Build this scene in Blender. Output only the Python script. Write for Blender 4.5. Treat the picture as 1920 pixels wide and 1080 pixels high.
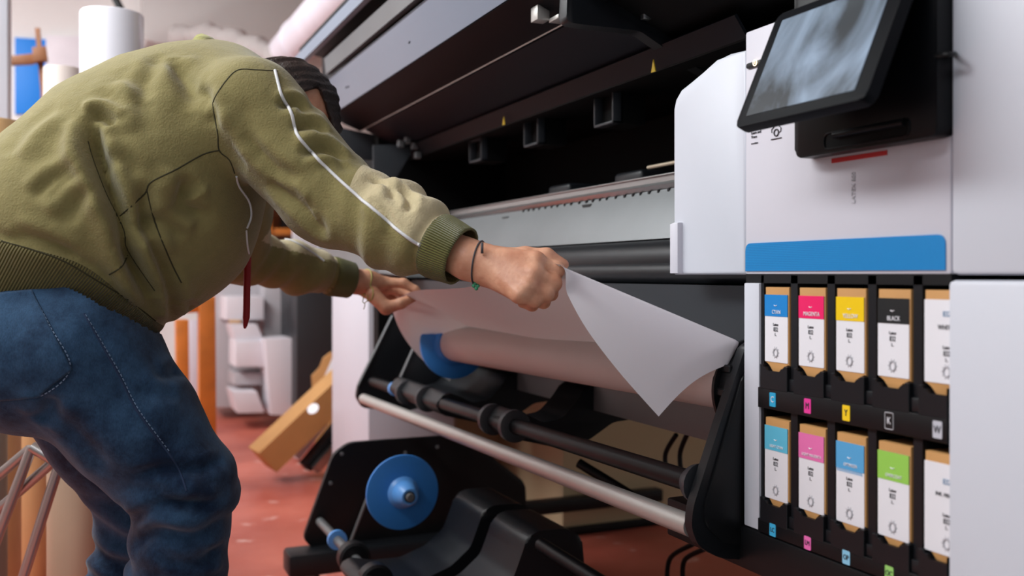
import bpy, bmesh, math, random
import numpy as np
from mathutils import Vector, Matrix, noise
from mathutils.bvhtree import BVHTree

for o in list(bpy.data.objects): bpy.data.objects.remove(o)
SC = bpy.context.scene
COL = SC.collection
random.seed(7)

# ------------------------------------------------------------------ camera, world, light, exposure
# printer runs along X (its right end nearest), its front faces -Y, z = 0 is the floor
TH = math.atan(795/1800.0); CT, ST = math.cos(TH), math.sin(TH)
H = 0.92
FWD = Vector((-CT, ST, 0)); RGT = Vector((ST, CT, 0)); UP = Vector((0, 0, 1))
cam = bpy.data.cameras.new('camera'); cam.sensor_width = 36; cam.lens = 33.75
cam.shift_y = -25/1920; cam.clip_start = 0.02
cam.dof.use_dof = True; cam.dof.focus_distance = 1.55; cam.dof.aperture_fstop = 3.2
camo = bpy.data.objects.new('camera', cam); COL.objects.link(camo)
camo.location = (0, 0, H); camo.rotation_euler = (math.pi/2, 0, math.pi/2 - TH)
SC.camera = camo
w = bpy.data.worlds.new('world'); SC.world = w; w.use_nodes = True
bg = w.node_tree.nodes['Background']; bg.inputs[0].default_value = (0.75, 0.82, 1, 1); bg.inputs[1].default_value = 0.07
def area(name, loc, size, power, color, target=None, sy=None):
    l = bpy.data.lights.new(name, 'AREA'); l.energy = power; l.color = color
    l.shape = 'RECTANGLE'; l.size = size; l.size_y = sy or size
    o = bpy.data.objects.new(name, l); COL.objects.link(o); o.location = loc
    if target is not None:
        d = Vector(target) - Vector(loc); o.rotation_euler = d.to_track_quat('-Z', 'Y').to_euler()
    return o
area('ceiling_tube_light_over_aisle', (-2.3, -1.3, 2.85), 2.4, 94, (0.93, 0.98, 0.97), (-2.0, 0.3, 0.9), 0.5)
area('ceiling_tube_light_rear', (-4.8, -1.0, 2.9), 2.4, 175, (0.91, 0.98, 1), (-5.2, -0.2, 0.4), 2.0)
area('area_light_behind_camera', (1.3, -1.6, 1.7), 1.4, 9, (0.80, 0.88, 1), (-1.0, 0.7, 0.8), 1.4)  # broad bluish area lamp behind the camera
area('ceiling_tube_light_near', (-0.4, -1.4, 2.85), 1.6, 25, (0.93, 0.96, 1), (-0.9, 0.8, 0.8), 0.5)
SC.view_settings.view_transform = 'Standard'; SC.view_settings.look = 'None'
SC.view_settings.gamma = 1; SC.view_settings.use_curve_mapping = False
SC.view_settings.exposure = 0.0

# ------------------------------------------------------------------ measuring helpers (pixel of the photo + one known distance -> point)
def at(px, py, Y=None, a=None, c=None):
    x = (px - 960)/1800.0; v = (515 - py)/1800.0
    if Y is not None: c = Y/(ST + x*CT)
    elif a is not None: c = a/(CT - x*ST)
    return Vector((0, 0, H)) + c*(FWD + x*RGT + v*UP)
def proj(P):
    d = P - Vector((0, 0, H)); c = d.dot(FWD)
    return 960 + 1800*d.dot(RGT)/c, 515 - 1800*d.z/c
def ab(u, Y): return -(1/u - 0.0002053)*2151*Y        # X of a point at image column VP+u on plane Y

# ------------------------------------------------------------------ materials
def srgb(r, g, b):
    f = lambda c: (c/255/12.92) if c/255 <= 0.04045 else ((c/255+0.055)/1.055)**2.4
    return (f(r), f(g), f(b), 1)
MATS = {}
def mat(name, col, rough=0.5, metal=0.0, spec=0.5, bump=0.0, bscale=200, var=0.06, vscale=6, coat=0, emit=None, sheen=0, aniso=None, bdist=0.002):
    if name in MATS: return MATS[name]
    m = bpy.data.materials.new(name); m.use_nodes = True; nt = m.node_tree; N = nt.nodes; L = nt.links
    p = N['Principled BSDF']; c = srgb(*col)
    p.inputs['Roughness'].default_value = rough; p.inputs['Metallic'].default_value = metal
    p.inputs['Specular IOR Level'].default_value = spec; p.inputs['Coat Weight'].default_value = coat
    p.inputs['Sheen Weight'].default_value = sheen
    tc = N.new('ShaderNodeTexCoord')
    nz = N.new('ShaderNodeTexNoise'); nz.inputs['Scale'].default_value = vscale; nz.inputs['Detail'].default_value = 5
    L.new(tc.outputs['Object'], nz.inputs['Vector'])
    mx = N.new('ShaderNodeMix'); mx.data_type = 'RGBA'
    mx.inputs[6].default_value = tuple(min(1, x*(1-var*2)) for x in c[:3])+(1,)
    mx.inputs[7].default_value = tuple(min(1, x*(1+var*2)) for x in c[:3])+(1,)
    L.new(nz.outputs['Fac'], mx.inputs[0]); L.new(mx.outputs[2], p.inputs['Base Color'])
    if emit:
        p.inputs['Emission Color'].default_value = c; p.inputs['Emission Strength'].default_value = emit
    if bump:
        n2 = N.new('ShaderNodeTexNoise'); n2.inputs['Scale'].default_value = bscale; n2.inputs['Detail'].default_value = 3
        L.new(tc.outputs['Object'], n2.inputs['Vector'])
        b = N.new('ShaderNodeBump'); b.inputs['Strength'].default_value = bump; b.inputs['Distance'].default_value = bdist
        L.new(n2.outputs['Fac'], b.inputs['Height']); L.new(b.outputs['Normal'], p.inputs['Normal'])
    MATS[name] = m
    return m
M_white = mat('printer_white', (200, 198, 208), 0.42, var=0.01)
M_white2 = mat('printer_white_satin', (196, 198, 208), 0.45, var=0.01)
M_grey = mat('hood_grey_paint', (132, 144, 162), 0.38, var=0.03, vscale=3)
M_blk = mat('black_plastic', (12, 13, 16), 0.45, spec=.3, var=0.1)
M_blk2 = mat('satin_black_plastic', (18, 20, 24), 0.4, spec=.35, var=0.1, bump=0.15, bscale=900, bdist=0.0005)
M_blkg = mat('gloss_black', (6, 8, 12), 0.38, spec=.2, var=0.1)
M_char = mat('charcoal_sheet', (40, 43, 48), 0.45, var=0.04)
M_dark = mat('dark_interior', (7, 7, 8), 0.7, spec=.15, var=0.1)
M_lid = mat('dark_smoked_panel', (28, 31, 38), 0.5, spec=.12, var=0.05)
M_lidr = mat('dark_brown_lip', (15, 16, 21), 0.5, spec=.08, var=0.15, vscale=2)
M_steel = mat('brushed_steel', (165, 166, 166), 0.32, metal=1, var=0.05, vscale=20)
M_alu = mat('pale_aluminium_tube', (186, 182, 178), 0.42, metal=0.6, var=0.06, vscale=9)
M_zinc = mat('zinc_sheet', (120, 122, 124), 0.42, metal=0.55, var=0.08, vscale=5)
M_chrome = mat('chrome', (215, 215, 218), 0.12, metal=1, var=0.02)
M_blue = mat('blue_flange_plastic', (52, 130, 210), 0.38, var=0.04)
M_blue2 = mat('light_blue_plastic', (88, 152, 222), 0.4, var=0.04)
M_paper = mat('media_paper', (228, 224, 230), 0.6, var=0.01)
_nt = M_paper.node_tree; _t = _nt.nodes.new('ShaderNodeBsdfTranslucent'); _t.inputs[0].default_value = srgb(228, 222, 214)
_m = _nt.nodes.new('ShaderNodeMixShader'); _m.inputs[0].default_value = .13
_nt.links.new(_nt.nodes['Principled BSDF'].outputs[0], _m.inputs[1]); _nt.links.new(_t.outputs[0], _m.inputs[2]); _nt.links.new(_m.outputs[0], _nt.nodes['Material Output'].inputs['Surface'])
M_pape2 = mat('media_roll_paper', (206, 196, 192), 0.5, var=0.02)
M_card = mat('cardboard', (190, 140, 84), 0.75, var=0.06, vscale=12, bump=0.1, bscale=150)
M_card2 = mat('pale_cardboard', (205, 166, 118), 0.75, var=0.06, vscale=8)
M_lblw = mat('label_white', (226, 224, 230), 0.4, var=0.005)
M_txt = mat('print_dark', (52, 50, 56), 0.5)
M_txtg = mat('print_grey', (170, 168, 174), 0.5)
M_red = mat('red_mark', (190, 30, 38), 0.4, var=0.02)
M_wall = mat('wall_plaster', (228, 225, 223), 0.85, var=0.03, vscale=2, bump=0.1, bscale=40)
M_beige = mat('beige_wall_paint', (196, 176, 142), 0.8, var=0.06, vscale=3)
M_orange = mat('orange_wood', (196, 112, 38), 0.5, var=0.14, vscale=14)
M_wood = mat('brown_wood', (122, 74, 38), 0.55, var=0.2, vscale=16)
M_yel = mat('warning_yellow', (225, 190, 20), 0.5)

# ------------------------------------------------------------------ object helpers
def link(name, me, m=None, parent=None, smooth=False):
    if m is not None and not me.materials:
        for k in (m if isinstance(m, (list, tuple)) else [m]): me.materials.append(k)
    me.name = name
    o = bpy.data.objects.new(name, me); COL.objects.link(o)
    if parent is not None: o.parent = parent
    if smooth:
        for p in me.polygons: p.use_smooth = True
    return o
def tag(o, label, cat=None, group=None, kind=None):
    if label: o['label'] = label
    if cat: o['category'] = cat
    if group: o['group'] = group
    if kind: o['kind'] = kind
    return o
def empty(name, loc, label, cat, group=None):
    o = bpy.data.objects.new(name, None); COL.objects.link(o); o.location = loc; o.empty_display_size = 0.05
    return tag(o, label, cat, group)
bpy.context.view_layer.update()
def chain_off(p):
    off = Vector()
    while p is not None: off += Vector(p.location); p = p.parent
    return off
def build(name, bm, m, parent=None, smooth=False, angle=None):
    bmesh.ops.recalc_face_normals(bm, faces=bm.faces)
    if parent is not None:
        off = chain_off(parent)
        if off.length > 1e-9: bmesh.ops.translate(bm, verts=bm.verts, vec=-off)
    me = bpy.data.meshes.new(name); bm.to_mesh(me); bm.free()
    if angle is not None:
        for p in me.polygons: p.use_smooth = True
        me.set_sharp_from_angle(angle=angle)
    return link(name, me, m, parent, smooth)
def add_box(bm, x0, x1, y0, y1, z0, z1, bev=0.0, seg=2, mi=0):
    r = bmesh.ops.create_cube(bm, size=1.0); vs = r['verts']
    for v in vs:
        v.co = Vector(((x0+x1)/2+v.co.x*abs(x1-x0), (y0+y1)/2+v.co.y*abs(y1-y0), (z0+z1)/2+v.co.z*abs(z1-z0)))
    fs = set(f for v in vs for f in v.link_faces)
    if bev:
        es = set(e for v in vs for e in v.link_edges)
        r = bmesh.ops.bevel(bm, geom=list(es), offset=bev, segments=seg, affect='EDGES', profile=0.5)
        fs |= set(r['faces'])
    for f in fs:
        if f.is_valid: f.material_index = mi
def box(name, x0, x1, y0, y1, z0, z1, m, parent=None, bev=0.003, seg=2):
    bm = bmesh.new(); add_box(bm, x0, x1, y0, y1, z0, z1, bev, seg)
    return build(name, bm, m, parent, angle=math.radians(40) if bev else None)
def add_prism(bm, pts, vec, bev=0.0, seg=2):
    """closed polygon of 3-D points extruded by vec"""
    vs = [bm.verts.new(p) for p in pts]; vec = Vector(vec)
    ws = [bm.verts.new(Vector(p)+vec) for p in pts]
    f1 = bm.faces.new(vs); f2 = bm.faces.new(list(reversed(ws))); n = len(pts); new = [f1, f2]
    for i in range(n): new.append(bm.faces.new([vs[i], vs[(i+1) % n], ws[(i+1) % n], ws[i]]))
    if bev:
        es = list(f1.edges)+list(f2.edges)
        bmesh.ops.bevel(bm, geom=es, offset=bev, segments=seg, affect='EDGES', profile=0.5)
def prism(name, pts, vec, m, parent=None, bev=0.0, seg=2):
    bm = bmesh.new(); add_prism(bm, [Vector(p) for p in pts], vec, bev, seg)
    return build(name, bm, m, parent, angle=math.radians(35))
def rounded(pts, r, n=5):
    """round the corners of a list of 2-D points"""
    out = []; N = len(pts)
    for i in range(N):
        p0, p1, p2 = Vector(pts[i-1]), Vector(pts[i]), Vector(pts[(i+1) % N])
        d0 = (p0-p1); d1 = (p2-p1); rr = r[i] if isinstance(r, (list, tuple)) else r
        k = min(rr, d0.length*0.45, d1.length*0.45)
        if k <= 1e-6: out.append(tuple(p1)); continue
        A = p1+d0.normalized()*k; B = p1+d1.normalized()*k
        for j in range(n+1):
            t = j/n; out.append(tuple((1-t)**2*A+2*t*(1-t)*p1+t*t*B))
    return out
def px_prism(name, pix, x, m, parent, thick, rr=0, bev=0.003):
    """plate square to the printer's long axis: outline in (Y,Z) at station x, thickness towards -X"""
    P = [at(*p, a=-x) for p in pix]; q = [(p.y, p.z) for p in P]
    if rr: q = rounded(q, rr)
    return prism(name, [Vector((x, y, z)) for y, z in q], (-thick, 0, 0), m, parent, bev)
def yz_prism(name, yz, x0, x1, m, parent, rr=0, bev=0.003):
    if rr: yz = rounded(yz, rr)
    return prism(name, [Vector((x0, y, z)) for y, z in yz], (x1-x0, 0, 0), m, parent, bev)
def add_tube(bm, pts, r, n=16, cap=True, closed=False):
    pts = [Vector(p) for p in pts]; rs = r if isinstance(r, (list, tuple)) else [r]*len(pts)
    rings = []; prev = None; N = len(pts)
    for i, p in enumerate(pts):
        if closed: t = pts[(i+1) % N]-pts[i-1]
        else: t = (pts[min(i+1, N-1)]-pts[max(i-1, 0)])
        t.normalize()
        if prev is None:
            a = Vector((0, 0, 1)) if abs(t.z) < 0.9 else Vector((1, 0, 0)); s = t.cross(a).normalized()
        else:
            s = (prev - t*prev.dot(t)).normalized()
        prev = s; q = t.cross(s)
        rings.append([bm.verts.new(p+rs[i]*(math.cos(2*math.pi*k/n)*s+math.sin(2*math.pi*k/n)*q)) for k in range(n)])
    for i in range(N if closed else N-1):
        A, B = rings[i], rings[(i+1) % N]
        for k in range(n): bm.faces.new([A[k], A[(k+1) % n], B[(k+1) % n], B[k]])
    if cap and not closed: bm.faces.new(rings[0]); bm.faces.new(rings[-1])
def tube(name, pts, r, m, parent=None, n=16, closed=False):
    bm = bmesh.new(); add_tube(bm, pts, r, n, closed=closed)
    return build(name, bm, m, parent, angle=math.radians(50))
def spline(pts, n=8):
    P = [Vector(p) for p in pts]; out = []
    for i in range(len(P)-1):
        p0 = P[max(i-1, 0)]; p1 = P[i]; p2 = P[i+1]; p3 = P[min(i+2, len(P)-1)]
        for j in range(n):
            t = j/n
            out.append(0.5*((2*p1)+(-p0+p2)*t+(2*p0-5*p1+4*p2-p3)*t*t+(-p0+3*p1-3*p2+p3)*t**3))
    out.append(P[-1]); return out
def add_lathe(bm, prof, origin, axis, n=40):
    """prof = [(distance along axis, radius)]"""
    axis = Vector(axis).normalized(); o = Vector(origin)
    s = axis.cross(Vector((0, 0, 1)) if abs(axis.z) < 0.9 else Vector((1, 0, 0))).normalized(); q = axis.cross(s); R = []
    for d, r in prof:
        R.append([bm.verts.new(o+axis*d+max(r, 1e-5)*(math.cos(2*math.pi*k/n)*s+math.sin(2*math.pi*k/n)*q)) for k in range(n)])
    for A, B in zip(R[:-1], R[1:]):
        for k in range(n): bm.faces.new([A[k], A[(k+1) % n], B[(k+1) % n], B[k]])
    bm.faces.new(R[0]); bm.faces.new(R[-1])
def lathe(name, prof, origin, axis, m, parent=None, n=40):
    bm = bmesh.new(); add_lathe(bm, prof, origin, axis, n)
    return build(name, bm, m, parent, angle=math.radians(32))
def textmesh(name, body, size, loc, m, parent, mat3=None, align='CENTER', sx=1.0, ex=0.0):
    cu = bpy.data.curves.new('t', 'FONT'); cu.body = body; cu.size = size; cu.align_x = align; cu.align_y = 'CENTER'; cu.extrude = 0.0003
    t = bpy.data.objects.new('t', cu); COL.objects.link(t)
    dg = bpy.context.evaluated_depsgraph_get(); me = bpy.data.meshes.new_from_object(t.evaluated_get(dg))
    bpy.data.objects.remove(t)
    R = mat3 or Matrix(((1, 0, 0), (0, 0, -1), (0, 1, 0)))      # text plane X right, Z up, facing -Y
    off = Vector(loc)-chain_off(parent)
    for v in me.vertices: v.co = R @ Vector((v.co.x*sx, v.co.y, v.co.z+ex)) + off
    me.materials.clear()
    return link(name, me, m, parent)
# ------------------------------------------------------------------ the room
def structure(o): o['kind'] = 'structure'; return o
mf = bpy.data.materials.new('red_floor_paint'); mf.use_nodes = True
nt = mf.node_tree; N = nt.nodes; L = nt.links; p = N['Principled BSDF']; tc = N.new('ShaderNodeTexCoord')
n1 = N.new('ShaderNodeTexNoise'); n1.inputs['Scale'].default_value = 2.2; n1.inputs['Detail'].default_value = 8
n2 = N.new('ShaderNodeTexNoise'); n2.inputs['Scale'].default_value = 7; n2.inputs['Detail'].default_value = 6
for q in (n1, n2): L.new(tc.outputs['Object'], q.inputs['Vector'])
r1 = N.new('ShaderNodeValToRGB'); r1.color_ramp.elements[0].color = srgb(166, 76, 62); r1.color_ramp.elements[1].color = srgb(202, 110, 92)
r1.color_ramp.elements[0].position = 0.3; r1.color_ramp.elements[1].position = 0.7
L.new(n1.outputs['Fac'], r1.inputs['Fac'])
r2 = N.new('ShaderNodeValToRGB'); r2.color_ramp.elements[0].position = 0.64; r2.color_ramp.elements[1].position = 0.70
r2.color_ramp.elements[0].color = (0, 0, 0, 1); r2.color_ramp.elements[1].color = (0.75, 0.75, 0.75, 1)
L.new(n2.outputs['Fac'], r2.inputs['Fac'])
mx = N.new('ShaderNodeMix'); mx.data_type = 'RGBA'; mx.inputs[7].default_value = srgb(222, 180, 170)
L.new(r2.outputs['Color'], mx.inputs[0]); L.new(r1.outputs['Color'], mx.inputs[6]); # unseen floor near the camera made grey to weaken the red bounce light
sx = N.new('ShaderNodeSeparateXYZ'); L.new(tc.outputs['Object'], sx.inputs[0])
gt = N.new('ShaderNodeMath'); gt.operation = 'GREATER_THAN'; gt.inputs[1].default_value = -1.25; L.new(sx.outputs['X'], gt.inputs[0])
mc = N.new('ShaderNodeMix'); mc.data_type = 'RGBA'; mc.inputs[7].default_value = srgb(128, 126, 122)
L.new(gt.outputs[0], mc.inputs[0]); L.new(mx.outputs[2], mc.inputs[6]); L.new(mc.outputs[2], p.inputs['Base Color'])
p.inputs['Roughness'].default_value = 0.38
rr = N.new('ShaderNodeMapRange'); rr.inputs[3].default_value = 0.25; rr.inputs[4].default_value = 0.55
L.new(n2.outputs['Fac'], rr.inputs[0]); L.new(rr.outputs[0], p.inputs['Roughness'])
structure(box('floor', -7.1, 2.6, -3.1, 4.2, -0.1, 0, mf, bev=0))
structure(box('ceiling', -7.1, 2.6, -3.1, 4.2, 3.0, 3.1, M_wall, bev=0))
structure(box('wall_far', -7.1, -7.0, -3.1, 4.2, 0, 3.0, M_wall, bev=0))
structure(box('wall_near', 2.5, 2.6, -3.1, 4.2, 0, 3.0, M_wall, bev=0))
structure(box('wall_front', -7.0, 2.5, -3.1, -3.0, 0, 3.0, M_wall, bev=0))
structure(box('wall_back', -7.0, 2.5, 4.1, 4.2, 0, 3.0, M_wall, bev=0))
# beige wall that ends behind the printer
structure(box('wall_beige', -3.75, -3.6, 1.35, 4.1, 0, 3.0, M_beige, bev=0))
structure(box('wall_nib', -3.6, -3.02, 1.53, 4.1, 0, 3.0, M_beige, bev=0))
structure(box('trim_1', -3.02, -3.005, 1.53, 4.1, 0, 0.03, M_blk, bev=0.002))

# pilaster and column
structure(box('trim_2', -7.0, -6.88, at(228, 30, a=6.9).y, at(268, 30, a=6.9).y, 0, 3.0, M_wall, bev=0.01))
c0 = at(-60, 300, c=3.1); c1 = at(15, 300, c=3.1)
structure(box('trim_3', c1.x-0.16, c1.x, c0.y, c1.y, 0, 3.0, M_white2, bev=0.006))
# ------------------------------------------------------------------ wide-format printer
PR = empty('wide_format_printer', (-1.9, 1.1, 0), 'large white and black wide-format printer with raised hood, beside the bending person', 'printer')
FY = 0.88
XL = -1.148; XR = -0.45
Z = lambda h: H+h
# right cabinet, upper half
cab = box('upper_cabinet', ab(1618, FY), XL, FY, 1.5, Z(0.0), Z(0.355), M_white, PR, 0.004)
box('side_cabinet', ab(1622, FY), XR, FY-0.004, 1.5, Z(0.0), Z(0.52), M_white2, PR, 0.006)
box('lower_side_door', ab(1617, FY)+0.001, XR, FY-0.006, 1.5, Z(-0.72), Z(-0.006), M_white2, PR, 0.006)
# blue band with dotted texture
mb = bpy.data.materials.new('blue_dotted_band'); mb.use_nodes = True
nt = mb.node_tree; N = nt.nodes; L = nt.links; p = N['Principled BSDF']; tc = N.new('ShaderNodeTexCoord')
vo = N.new('ShaderNodeTexVoronoi'); vo.inputs['Scale'].default_value = 420; vo.inputs['Randomness'].default_value = 0
L.new(tc.outputs['Object'], vo.inputs['Vector'])
r1 = N.new('ShaderNodeValToRGB'); r1.color_ramp.elements[0].color = srgb(0, 92, 158); r1.color_ramp.elements[1].color = srgb(0, 136, 200)
r1.color_ramp.elements[0].position = 0.25; r1.color_ramp.elements[1].position = 0.5
L.new(vo.outputs['Distance'], r1.inputs['Fac']); L.new(r1.outputs['Color'], p.inputs['Base Color']); p.inputs['Roughness'].default_value = 0.4
bx0, bx1 = ab(1234, FY), ab(1609, FY)
q = rounded([(bx0, Z(0.005)), (bx1, Z(0.005)), (bx1, Z(0.0455)), (bx0, Z(0.0455))], [0, 0, 0.012, 0.012])
prism('blue_band', [Vector((x, FY-0.0015, z)) for x, z in q], (0, 0.003, 0), mb, PR)
# red mark, thin grey mark
A = at(1560, 302, Y=FY); B = at(1664, 285.5, Y=FY)
prism('red_mark', [(A.x, FY-0.001, A.z-.003), (B.x, FY-0.001, A.z-.003), (B.x, FY-0.001, A.z+.003), (A.x, FY-0.001, A.z+.003)], (0, 0.002, 0), M_red, PR)
A = at(1601, 392, Y=FY); B = at(1601, 312, Y=FY)
tt = textmesh('model_lettering', 'LATEX 800', 0.0085, ((A+B)/2)+Vector((0, -0.0006, 0)), M_txtg, PR, mat3=Matrix(((0, -1, 0), (0, 0, -1), (1, 0, 0))))
# notes sticker, cloud mark, power button
s0 = at(1408, 243, Y=FY)
for i, s in enumerate(['Personal', 'Learn and', 'Trace']):
    textmesh('sticker_text', s, 0.0056, (s0.x+0.001, FY-0.0006, s0.z-0.0058*i), M_txt, PR, align='LEFT')
textmesh('sticker_text', 'www.latex', 0.0036, (s0.x+0.001, FY-0.0006, s0.z-0.0058*3.6), M_txt, PR, align='LEFT')
cc = at(1456, 242, Y=FY); bm = bmesh.new()
pts = [cc+Vector((x*0.0105, -0.0006, z*0.0105)) for x, z in [(-.9, -.4), (-.95, .05), (-.5, .3), (-.2, .85), (.25, .85), (.55, .35), (.95, .05), (.9, -.4), (.5, -.5)]]
add_tube(bm, pts, 0.0006, 5); add_tube(bm, [cc+Vector((math.cos(t/10*math.tau)*.0048, -.0006, -.005+math.sin(t/10*math.tau)*.0048)) for t in range(10)], 0.001, 5, closed=True)
add_tube(bm, [cc+Vector((-.011, -.0006, -.0135)), cc+Vector((.011, -.0006, -.0135))], 0.0008, 5)
build('cloud_mark', bm, M_txt, PR)
A = at(1402, 130, Y=FY); B = at(1447, 106, Y=FY)
pb = prism('power_button', [Vector((x, FY-0.003, z)) for x, z in rounded([(A.x, A.z), (B.x, A.z), (B.x, B.z), (A.x, B.z)], 0.004)], (0, 0.004, 0), M_blk, PR, 0.0005)
bm = bmesh.new(); cc = at(1416, 117.5, Y=FY-.003)
add_tube(bm, [cc+Vector((math.cos(t/16*math.tau)*.0042, -.0006, math.sin(t/16*math.tau)*.0042)) for t in range(16)], 0.0007, 6, closed=True)
add_tube(bm, [cc+Vector((0, -.0006, -.0016)), cc+Vector((0, -.0006, .0024))], 0.0006, 6)
build('power_light', bm, mat('power_led', (255, 220, 180), emit=2.5), pb)
# control tablet mount: glossy black plate with a pill shaped handle slot
P = [at(x, y, Y=FY-.025) for x, y in [(1490, 298), (1757, 257)]]
x0, x1, zb = P[0].x, P[1].x, P[0].z
q = rounded([(x0, zb), (x1, zb), (x1, zb+0.235), (x0, zb+0.235)], 0.012, 6)
mo = prism('tablet_mount', [Vector((x, FY-.025, z)) for x, z in q], (0, 0.03, 0), M_blkg, PR, 0.003)
A = at(1545, 281, Y=FY-.026); B = at(1705, 262, Y=FY-.026)
bm = bmesh.new()
zc = A.z+0.009
loop = [Vector((x, FY-.0255, z)) for x, z in rounded([(A.x, zc-.009), (B.x, zc-.009), (B.x, zc+.011), (A.x, zc+.011)], 0.0095, 8)]
add_tube(bm, loop, 0.0013, 6, closed=True)
build('handle_rim', bm, M_blkg, mo)
prism('handle_slot', [p_+Vector((0, .0003, 0)) for p_ in loop], (0, 0.002, 0), M_dark, mo)
tube('handle_bar', [Vector((A.x+.02, FY-.028, zc+.007)), Vector((B.x-.006, FY-.028, zc+.007))], 0.004, M_blkg, mo, 10)
# tablet itself: leans back
def tabframe():
    BL = at(1377, 240, Y=0.76); BR = at(1622, 187, Y=0.76); BR.z = BL.z
    TL = Vector((BL.x, 0.829, Z(0.341)))
    ux = Vector((1, 0, 0)); uy = (TL-BL).normalized(); un = ux.cross(uy)
    return BL, (BR-BL).length, (TL-BL).length, ux, uy, un
BL, TW, THt, ux, uy, un = tabframe()
def slab(name, x0, x1, y0, y1, d0, d1, r, m, parent, bev=0.0015):
    q = rounded([(x0, y0), (x1, y0), (x1, y1), (x0, y1)], r, 6)
    return prism(name, [BL+ux*a_+uy*b_+un*d0 for a_, b_ in q], un*(d1-d0), m, parent, bev)
tb = slab('control_tablet', 0, TW, 0, THt, 0, -0.016, 0.010, mat('tablet_bezel', (8, 10, 15), .55, spec=.08), PR, 0.002)
ms = bpy.data.materials.new('smudged_reflection_glass'); ms.use_nodes = True
nt = ms.node_tree; N = nt.nodes; L = nt.links; p = N['Principled BSDF']; tc = N.new('ShaderNodeTexCoord')
n1 = N.new('ShaderNodeTexNoise'); n1.inputs['Scale'].default_value = 10; n1.inputs['Detail'].default_value = 8; n1.inputs['Distortion'].default_value = .9
mp = N.new('ShaderNodeMapping'); mp.inputs['Rotation'].default_value = (0, 0.6, 0); mp.inputs['Scale'].default_value = (1.0, 1, 0.35)
L.new(tc.outputs['Object'], mp.inputs[0]); L.new(mp.outputs[0], n1.inputs['Vector'])
r1 = N.new('ShaderNodeValToRGB'); r1.color_ramp.elements[0].color = srgb(24, 36, 44); r1.color_ramp.elements[1].color = srgb(132, 152, 174)  # greyish screen reflection painted into the base colour together with the smudges
r1.color_ramp.elements[0].position = 0.42; r1.color_ramp.elements[1].position = 0.66
L.new(n1.outputs['Fac'], r1.inputs['Fac']); L.new(r1.outputs['Color'], p.inputs['Base Color'])
p.inputs['Roughness'].default_value = 0.35; p.inputs['Specular IOR Level'].default_value = .3; p.inputs['Coat Weight'].default_value = 0.2; p.inputs['Coat Roughness'].default_value = 0.12
slab('screen', 0.017, TW-0.021, 0.014, THt-0.013, 0.0, 0.0008, 0.002, ms, tb, 0)
box('tablet_arm', BL.x+.09, BL.x+.16, .838, .87, Z(.25), Z(.29), M_blk, PR)
tube('tablet_cable', spline([at(1752, 104, Y=FY-.02), at(1770, 103, Y=FY-.03), at(1788, 101, Y=FY-.02), at(1789, 100, Y=FY+.01)], 6), 0.0028, M_blk, PR, 8)
# white end cover beside the black interior
q = [(1262, 515), (1262, 205), (1266, 186), (1276, 168), (1345, 113), (1368, 100), (1398, 93), (1398, 515)]
P = [at(x, y, Y=0.895) for x, y in q]
prism('end_cover', P, (0, 0.14, 0), M_white2, PR, 0.006, 3)
q = [(1255, 513), (1255, 420), (1262, 417), (1270, 417), (1270, 513)]
prism('end_cover_lip', [at(x, y, Y=0.885) for x, y in q], (0, 0.05, 0), M_white, PR, 0.003)

# ---- ink bay
bayx0, bayx1 = ab(1260, FY), ab(1616, FY)
PITCH = 0.0809*FY
sx0 = ab(1268, FY)
bay = box('ink_bay', bayx0, bayx1, FY+0.05, 1.5, Z(-0.372), Z(0.0), M_dark, PR, 0)
box('bay_side_strip', XL, bayx0, FY-0.002, 1.2, Z(-0.366), Z(-0.012), M_white2, PR, 0.002)
box('bay_top_edge', XL, bayx1, FY+.002, FY+.06, Z(-0.012), Z(0.001), M_blk, PR, 0)
for r, (top, led, st, sb) in enumerate([(-0.003, -0.135, -0.1605, -0.189), (-0.192, -0.3235, -0.3475, -0.3665)]):
    bm = bmesh.new()
    for i in range(6):
        x = sx0-0.0170+PITCH*i
        if x > bayx1-.002: continue
        add_box(bm, max(x, bayx0), min(x+0.0135, bayx1), FY+0.002, FY+0.06, Z(led-0.01), Z(top)+.002, 0.0)
    build('slot_dividers', bm, M_blk2, bay, angle=.6)
    box('shelf_ledge', bayx0, bayx1, FY-0.001, FY+0.06, Z(st), Z(led-0.008), M_blk2, bay, 0.002)
    prism('colour_strip', [(bayx0, FY-.004, Z(st)), (bayx1, FY-.004, Z(st)), (bayx1, FY-.004, Z(sb)), (bayx0, FY-.004, Z(sb))], (0, .05, 0), M_blk, bay, .0008)
    bm = bmesh.new()
    for i in range(5):                                     # notched holder in front of each carton's foot
        x = sx0-0.004+PITCH*i; wd = 0.0575
        q = [(x, -.0225), (x+wd, -.0225), (x+wd, .012), (x+wd-.006, .0125), (x+wd-.0075, .0085), (x+wd-.0125, .0085), (x+wd-.016, .0035), (x+.0155, .0035), (x+.0115, .0085), (x+.007, .0085), (x+.0055, .0125), (x, .012)]
        if x+wd > bayx1: q = [(min(a_, bayx1), b_) for a_, b_ in q if a_ < bayx1+.03]
        try: add_prism(bm, [Vector((a_, FY-.0045, Z(led-0.004+b_))) for a_, b_ in q], (0, .01, 0), .0006, 1)
        except Exception: pass
    build('slot_holders', bm, M_blk2, bay, angle=.6)
TAGS = [[('C', (40, 160, 205)), ('M', (225, 60, 150)), ('Y', (240, 200, 30)), ('K', (22, 22, 24)), ('W', (190, 190, 200))],
        [('LC', (60, 170, 215)), ('LM', (235, 110, 180)), ('OP', (140, 200, 230)), ('OC', (150, 205, 110)), ('W', (190, 190, 200))]]
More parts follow.
